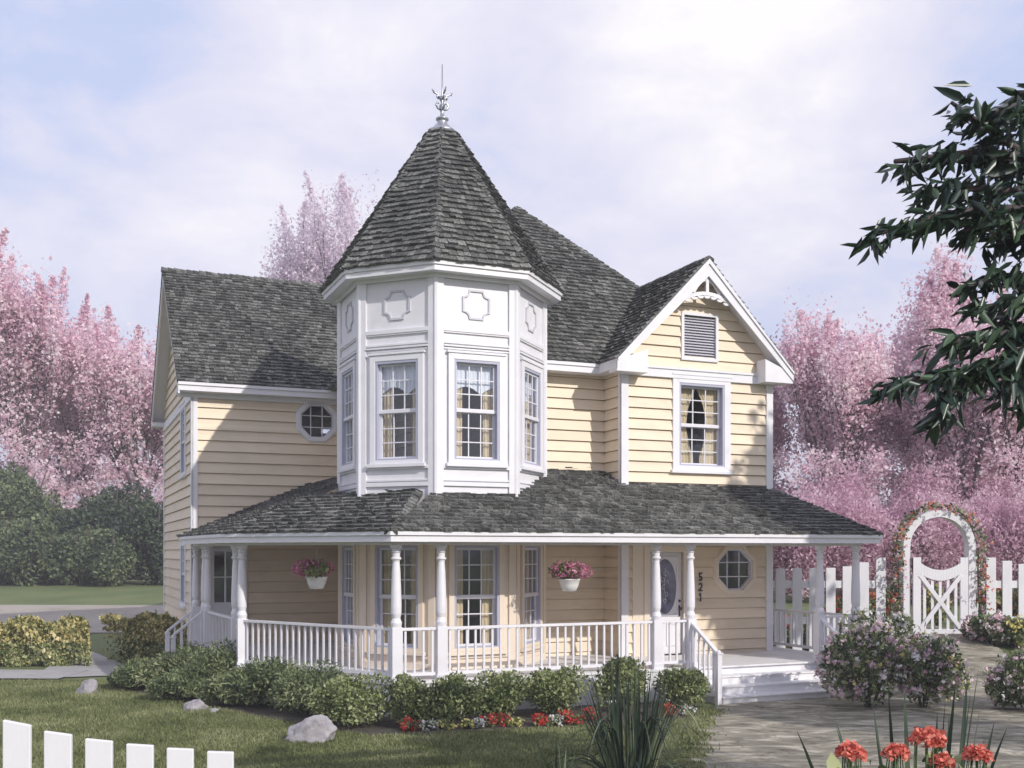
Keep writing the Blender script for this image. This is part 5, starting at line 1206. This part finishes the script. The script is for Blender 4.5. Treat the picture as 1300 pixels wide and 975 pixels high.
# limbs on the other sides of the same tree
for k in range(34):
    a = random.uniform(-1.75, 1.45); z0 = random.uniform(2.2, 6.8); Lb = random.uniform(1.5, 2.7)*(1-0.07*(z0-2)); p = trk(z0); pts = [p]; el_ = random.uniform(0.1, 0.6)
    for q in range(6):
        a += random.gauss(0, 0.16); el_ -= 0.17; p = p+Lb/6*np.array([cos(a)*cos(el_), sin(a)*cos(el_), sin(el_)]); pts.append(p)
    mb = MB(); mb.tube(pts, [0.05, 0.042, 0.034, 0.026, 0.018, 0.012, 0.005], 6)
    tw = []
    for q in range(2, 7):
        for sgn in (-1, 1):
            e_ = pts[q]+np.array([random.gauss(0, .12)-sgn*sin(a)*0.35, random.gauss(0, .12)+sgn*cos(a)*0.35, random.uniform(-0.25, 0.08)]); mb.tube([pts[q], (pts[q]+e_)/2+np.array([0, 0, .04]), e_], [0.012, 0.008, 0.003], 4); tw.append((pts[q], e_))
    mb.build('branch', M['bark'], nt, smooth=True)
    for p0, q0 in tw+list(zip(pts[2:-1], pts[3:])):
        for _ in range(15):
            t = random.random(); dd = (q0-p0)/np.linalg.norm(q0-p0)*random.uniform(0.3, 1.1)+np.array([random.gauss(0, 0.5), random.gauss(0, 0.5), -abs(random.gauss(0.7, 0.4))+0.2]); dd /= np.linalg.norm(dd)
            LP.append(p0+(q0-p0)*t+dd*0.08+np.array([random.gauss(0, .03) for _ in range(3)])); LD.append(dd)
LP, LD = np.array(LP), np.array(LD); LD = LD*6
leaf_mesh('crown', LP, 0.175, M['leaf_near'], nt, aspect=3.9, kind=1, outward=LD, jit=0.22)
# trees standing right of the picture; they throw the dappled shade
tree('shade_tree', 13.6, 15.0, 12.8, 3.0, M['leaf_dark'], 15000, 0.27, 'tall loose-crowned tree standing right of the picture, shading the bay', 'tree', None, trunk=0.22, sd=71, twig=0.5, fork=0.45, bottom=0.5)
tree('shade_tree', 12.6, 12.2, 7.0, 3.0, M['leaf_dark'], 7500, 0.22, 'small loose-crowned tree standing right of the picture, shading the path', 'tree', None, trunk=0.18, sd=72, twig=0.45, fork=0.3)

# ---------------------------------------------------------------- lawn blades (nobody could count them)
n = 270000; X_ = []; yy = 13.6+(rng.random(n)**1.25)*11.5; uu = rng.random(n); px_ = -420+uu*1380; xx = (px_-650)/FPX*yy
house_line = lambda x, y: (y-22.8)*cos(TH)-(x+1.5)*sin(TH)
vv = -(xx+1.5)*sin(TH)+(yy-22.8)*cos(TH); ul = (xx+1.5)*cos(TH)+(yy-22.8)*sin(TH)
edge = np.interp(yy, [8, 12.5, 14.6, 17.6, 19.3], [1.7, 2.0, 2.35, 3.0, 3.5])-0.03
keep = (xx < edge) & ~((xx < -9.3) & (yy > 24.2))
def inpoly(px, py, poly):
    c = np.zeros(len(px), bool)
    for (ax, ay), (bx2, by2) in zip(poly, poly[1:]+poly[:1]):
        c ^= ((ay > py) != (by2 > py)) & (px < (bx2-ax)*(py-ay)/(by2-ay+1e-12)+ax)
    return c
keep &= ~inpoly(xx, yy, BED) & ~inpoly(ul, vv, [(-5.3, 6), (-4.4, 0), (-2.2, -3.6), (8.4, -3.6), (8.4, 14), (-4.7, 14)])
xx, yy = xx[keep], yy[keep]
zz_ = np.array([G(a, b) for a, b in zip(xx, yy)])
P = np.stack([xx, yy, zz_+0.02], 1)
gb = leaf_mesh('grass', P, 0.075, M['grassblade'], None, aspect=5, up=1.6, outward=None, jit=0.3); tag(gb, 'short green grass blades on the front lawn', 'grass', kind='stuff')

ne = 9000; ty = 13.5+rng.random(ne)*6.0; tx = np.interp(ty, [12.5, 14.6, 17.6, 19.3, 20], [2.0, 2.35, 3.0, 3.5, 3.7])+np.abs(rng.normal(size=ne))*0.16-0.08
k2 = np.sin(ty*5)+np.sin(ty*13+1) > -0.6; tx, ty = tx[k2], ty[k2]
gt_ = leaf_mesh('grass_tufts', np.stack([tx, ty, np.array([G(a, b) for a, b in zip(tx, ty)])+0.04], 1), 0.11, M['grassblade'], None, aspect=5, up=1.4); tag(gt_, 'ragged grass tufts creeping over the edge of the path', 'grass', kind='stuff')
# ---------------------------------------------------------------- sky, sun, camera
w = bpy.data.worlds.new('World'); SC.world = w; w.use_nodes = True; N = w.node_tree.nodes; L = w.node_tree.links
bg = N['Background']; sky = N.new('ShaderNodeTexSky'); sky.sky_type = 'NISHITA'; sky.sun_disc = False
sky.sun_elevation = radians(SUN_EL); sky.air_density = 1.0; sky.dust_density = 1.5; sky.ozone_density = 1.5
# direction to the sun: (sin az, -cos az)
sky.sun_rotation = atan2(sin(radians(SUN_AZ)), -cos(radians(SUN_AZ)))
L.new(sky.outputs['Color'], bg.inputs['Color']); bg.inputs['Strength'].default_value = 0.10
bg2 = N.new('ShaderNodeBackground'); bg2.inputs['Strength'].default_value = 1.10
tc = N.new('ShaderNodeTexCoord').outputs['Generated']
def cl_noise(scale, stretch, detail=7, rough=0.55, loc=(0, 0, 0)):
    mp = N.new('ShaderNodeMapping'); mp.inputs['Scale'].default_value = stretch; mp.inputs['Location'].default_value = loc; L.new(tc, mp.inputs['Vector'])
    n_ = N.new('ShaderNodeTexNoise'); n_.inputs['Scale'].default_value = scale; n_.inputs['Detail'].default_value = detail; n_.inputs['Roughness'].default_value = rough
    n_.inputs['Distortion'].default_value = 0.3; L.new(mp.outputs['Vector'], n_.inputs['Vector']); return n_
nA = cl_noise(2.1, (1, 1, 2.6), loc=(0.3, 0.2, 0.1)); nB = cl_noise(6.0, (1, 1, 1.8), 8, 0.6)
def math_(op, a, b=None, c=None, clamp=False):
    m_ = N.new('ShaderNodeMath'); m_.operation = op; m_.use_clamp = clamp
    for i, v in enumerate((a, b, c)):
        if v is None: continue
        if isinstance(v, (int, float)): m_.inputs[i].default_value = v
        else: L.new(v, m_.inputs[i])
    return m_.outputs[0]
# big soft cloud banks at fixed directions of the sky
def bank(px, py, radius, amt):
    d = np.array([(px-650)/FPX, 1.0, (700-py)/FPX]); d /= np.linalg.norm(d)
    vm = N.new('ShaderNodeVectorMath'); vm.operation = 'DISTANCE'; L.new(tc, vm.inputs[0]); vm.inputs[1].default_value = tuple(d)
    mr_ = N.new('ShaderNodeMapRange'); mr_.interpolation_type = 'SMOOTHSTEP'; L.new(vm.outputs['Value'], mr_.inputs[0]); mr_.inputs[1].default_value = 0; mr_.inputs[2].default_value = radius; mr_.inputs[3].default_value = amt; mr_.inputs[4].default_value = 0
    return mr_.outputs[0]
f = math_('MULTIPLY_ADD', nA.outputs['Fac'], 2.0, -0.74); f = math_('ADD', f, math_('MULTIPLY_ADD', nB.outputs['Fac'], 1.5, -0.72))
for b_ in ((980, 130, 0.28, 0.30), (870, 60, 0.22, 0.2), (1010, 260, 0.3, 0.25), (330, 150, 0.26, 0.25), (560, 60, 0.2, 0.2)): f = math_('ADD', f, bank(*b_))
for b_ in ((30, 60, 0.25, -0.5), (1240, 30, 0.16, -0.45), (620, 110, 0.10, -0.25)): f = math_('ADD', f, bank(*b_))
f = math_('MULTIPLY_ADD', f, 1.0, 0.0, True)
cr = ramp(N, [(0.0, (0.50, 0.57, 0.80)), (0.33, (0.68, 0.68, 0.82)), (0.6, (0.78, 0.76, 0.86)), (0.8, (0.86, 0.83, 0.88)), (1.0, (0.97, 0.93, 0.93))])
L.new(f, cr.inputs['Fac']); L.new(cr.outputs['Color'], bg2.inputs['Color'])
ms = N.new('ShaderNodeMixShader'); ms.inputs[0].default_value = 0.86
L.new(bg.outputs[0], ms.inputs[1]); L.new(bg2.outputs[0], ms.inputs[2]); L.new(ms.outputs[0], N['World Output'].inputs['Surface'])

sl = bpy.data.lights.new('sun', 'SUN'); sl.energy = 3.3; sl.angle = radians(0.6); sl.color = (1.0, 0.95, 0.87); so = bpy.data.objects.new('sun', sl); COL.objects.link(so)
import mathutils
tosun = mathutils.Vector((sin(radians(SUN_AZ))*cos(radians(SUN_EL)), -cos(radians(SUN_AZ))*cos(radians(SUN_EL)), sin(radians(SUN_EL))))
so.rotation_euler = tosun.to_track_quat('Z', 'Y').to_euler(); so.location = (20, -10, 25)
m, N2, L2, b2 = mat('haze_air'); N2.remove(b2); pv = N2.new('ShaderNodeVolumePrincipled'); pv.inputs['Color'].default_value = (0.92, 0.90, 0.97, 1); pv.inputs['Density'].default_value = 0.0018; pv.inputs['Anisotropy'].default_value = 0.0
L2.new(pv.outputs[0], N2['Material Output'].inputs['Volume'])
mb = MB(); mb.box(-1700, 1700, -1600, 1800, -1.0, 40.0); tag(mb.build('haze', m), 'thin pale air over the whole garden', None, None, 'stuff')
cam = bpy.data.cameras.new('camera'); co = bpy.data.objects.new('camera', cam); COL.objects.link(co)
co.location = (0, 0, EYE); co.rotation_euler = (pi/2, 0, 0); cam.sensor_width = 36; cam.lens = 36*FPX/1300; cam.shift_y = 212.5/1300; cam.clip_end = 5000; cam.clip_start = 0.1
SC.camera = co
SC.view_settings.view_transform = 'Standard'; SC.view_settings.look = 'None'; SC.view_settings.exposure = 0.23; SC.view_settings.gamma = 1
SC.render.resolution_x = 1024; SC.render.resolution_y = 768
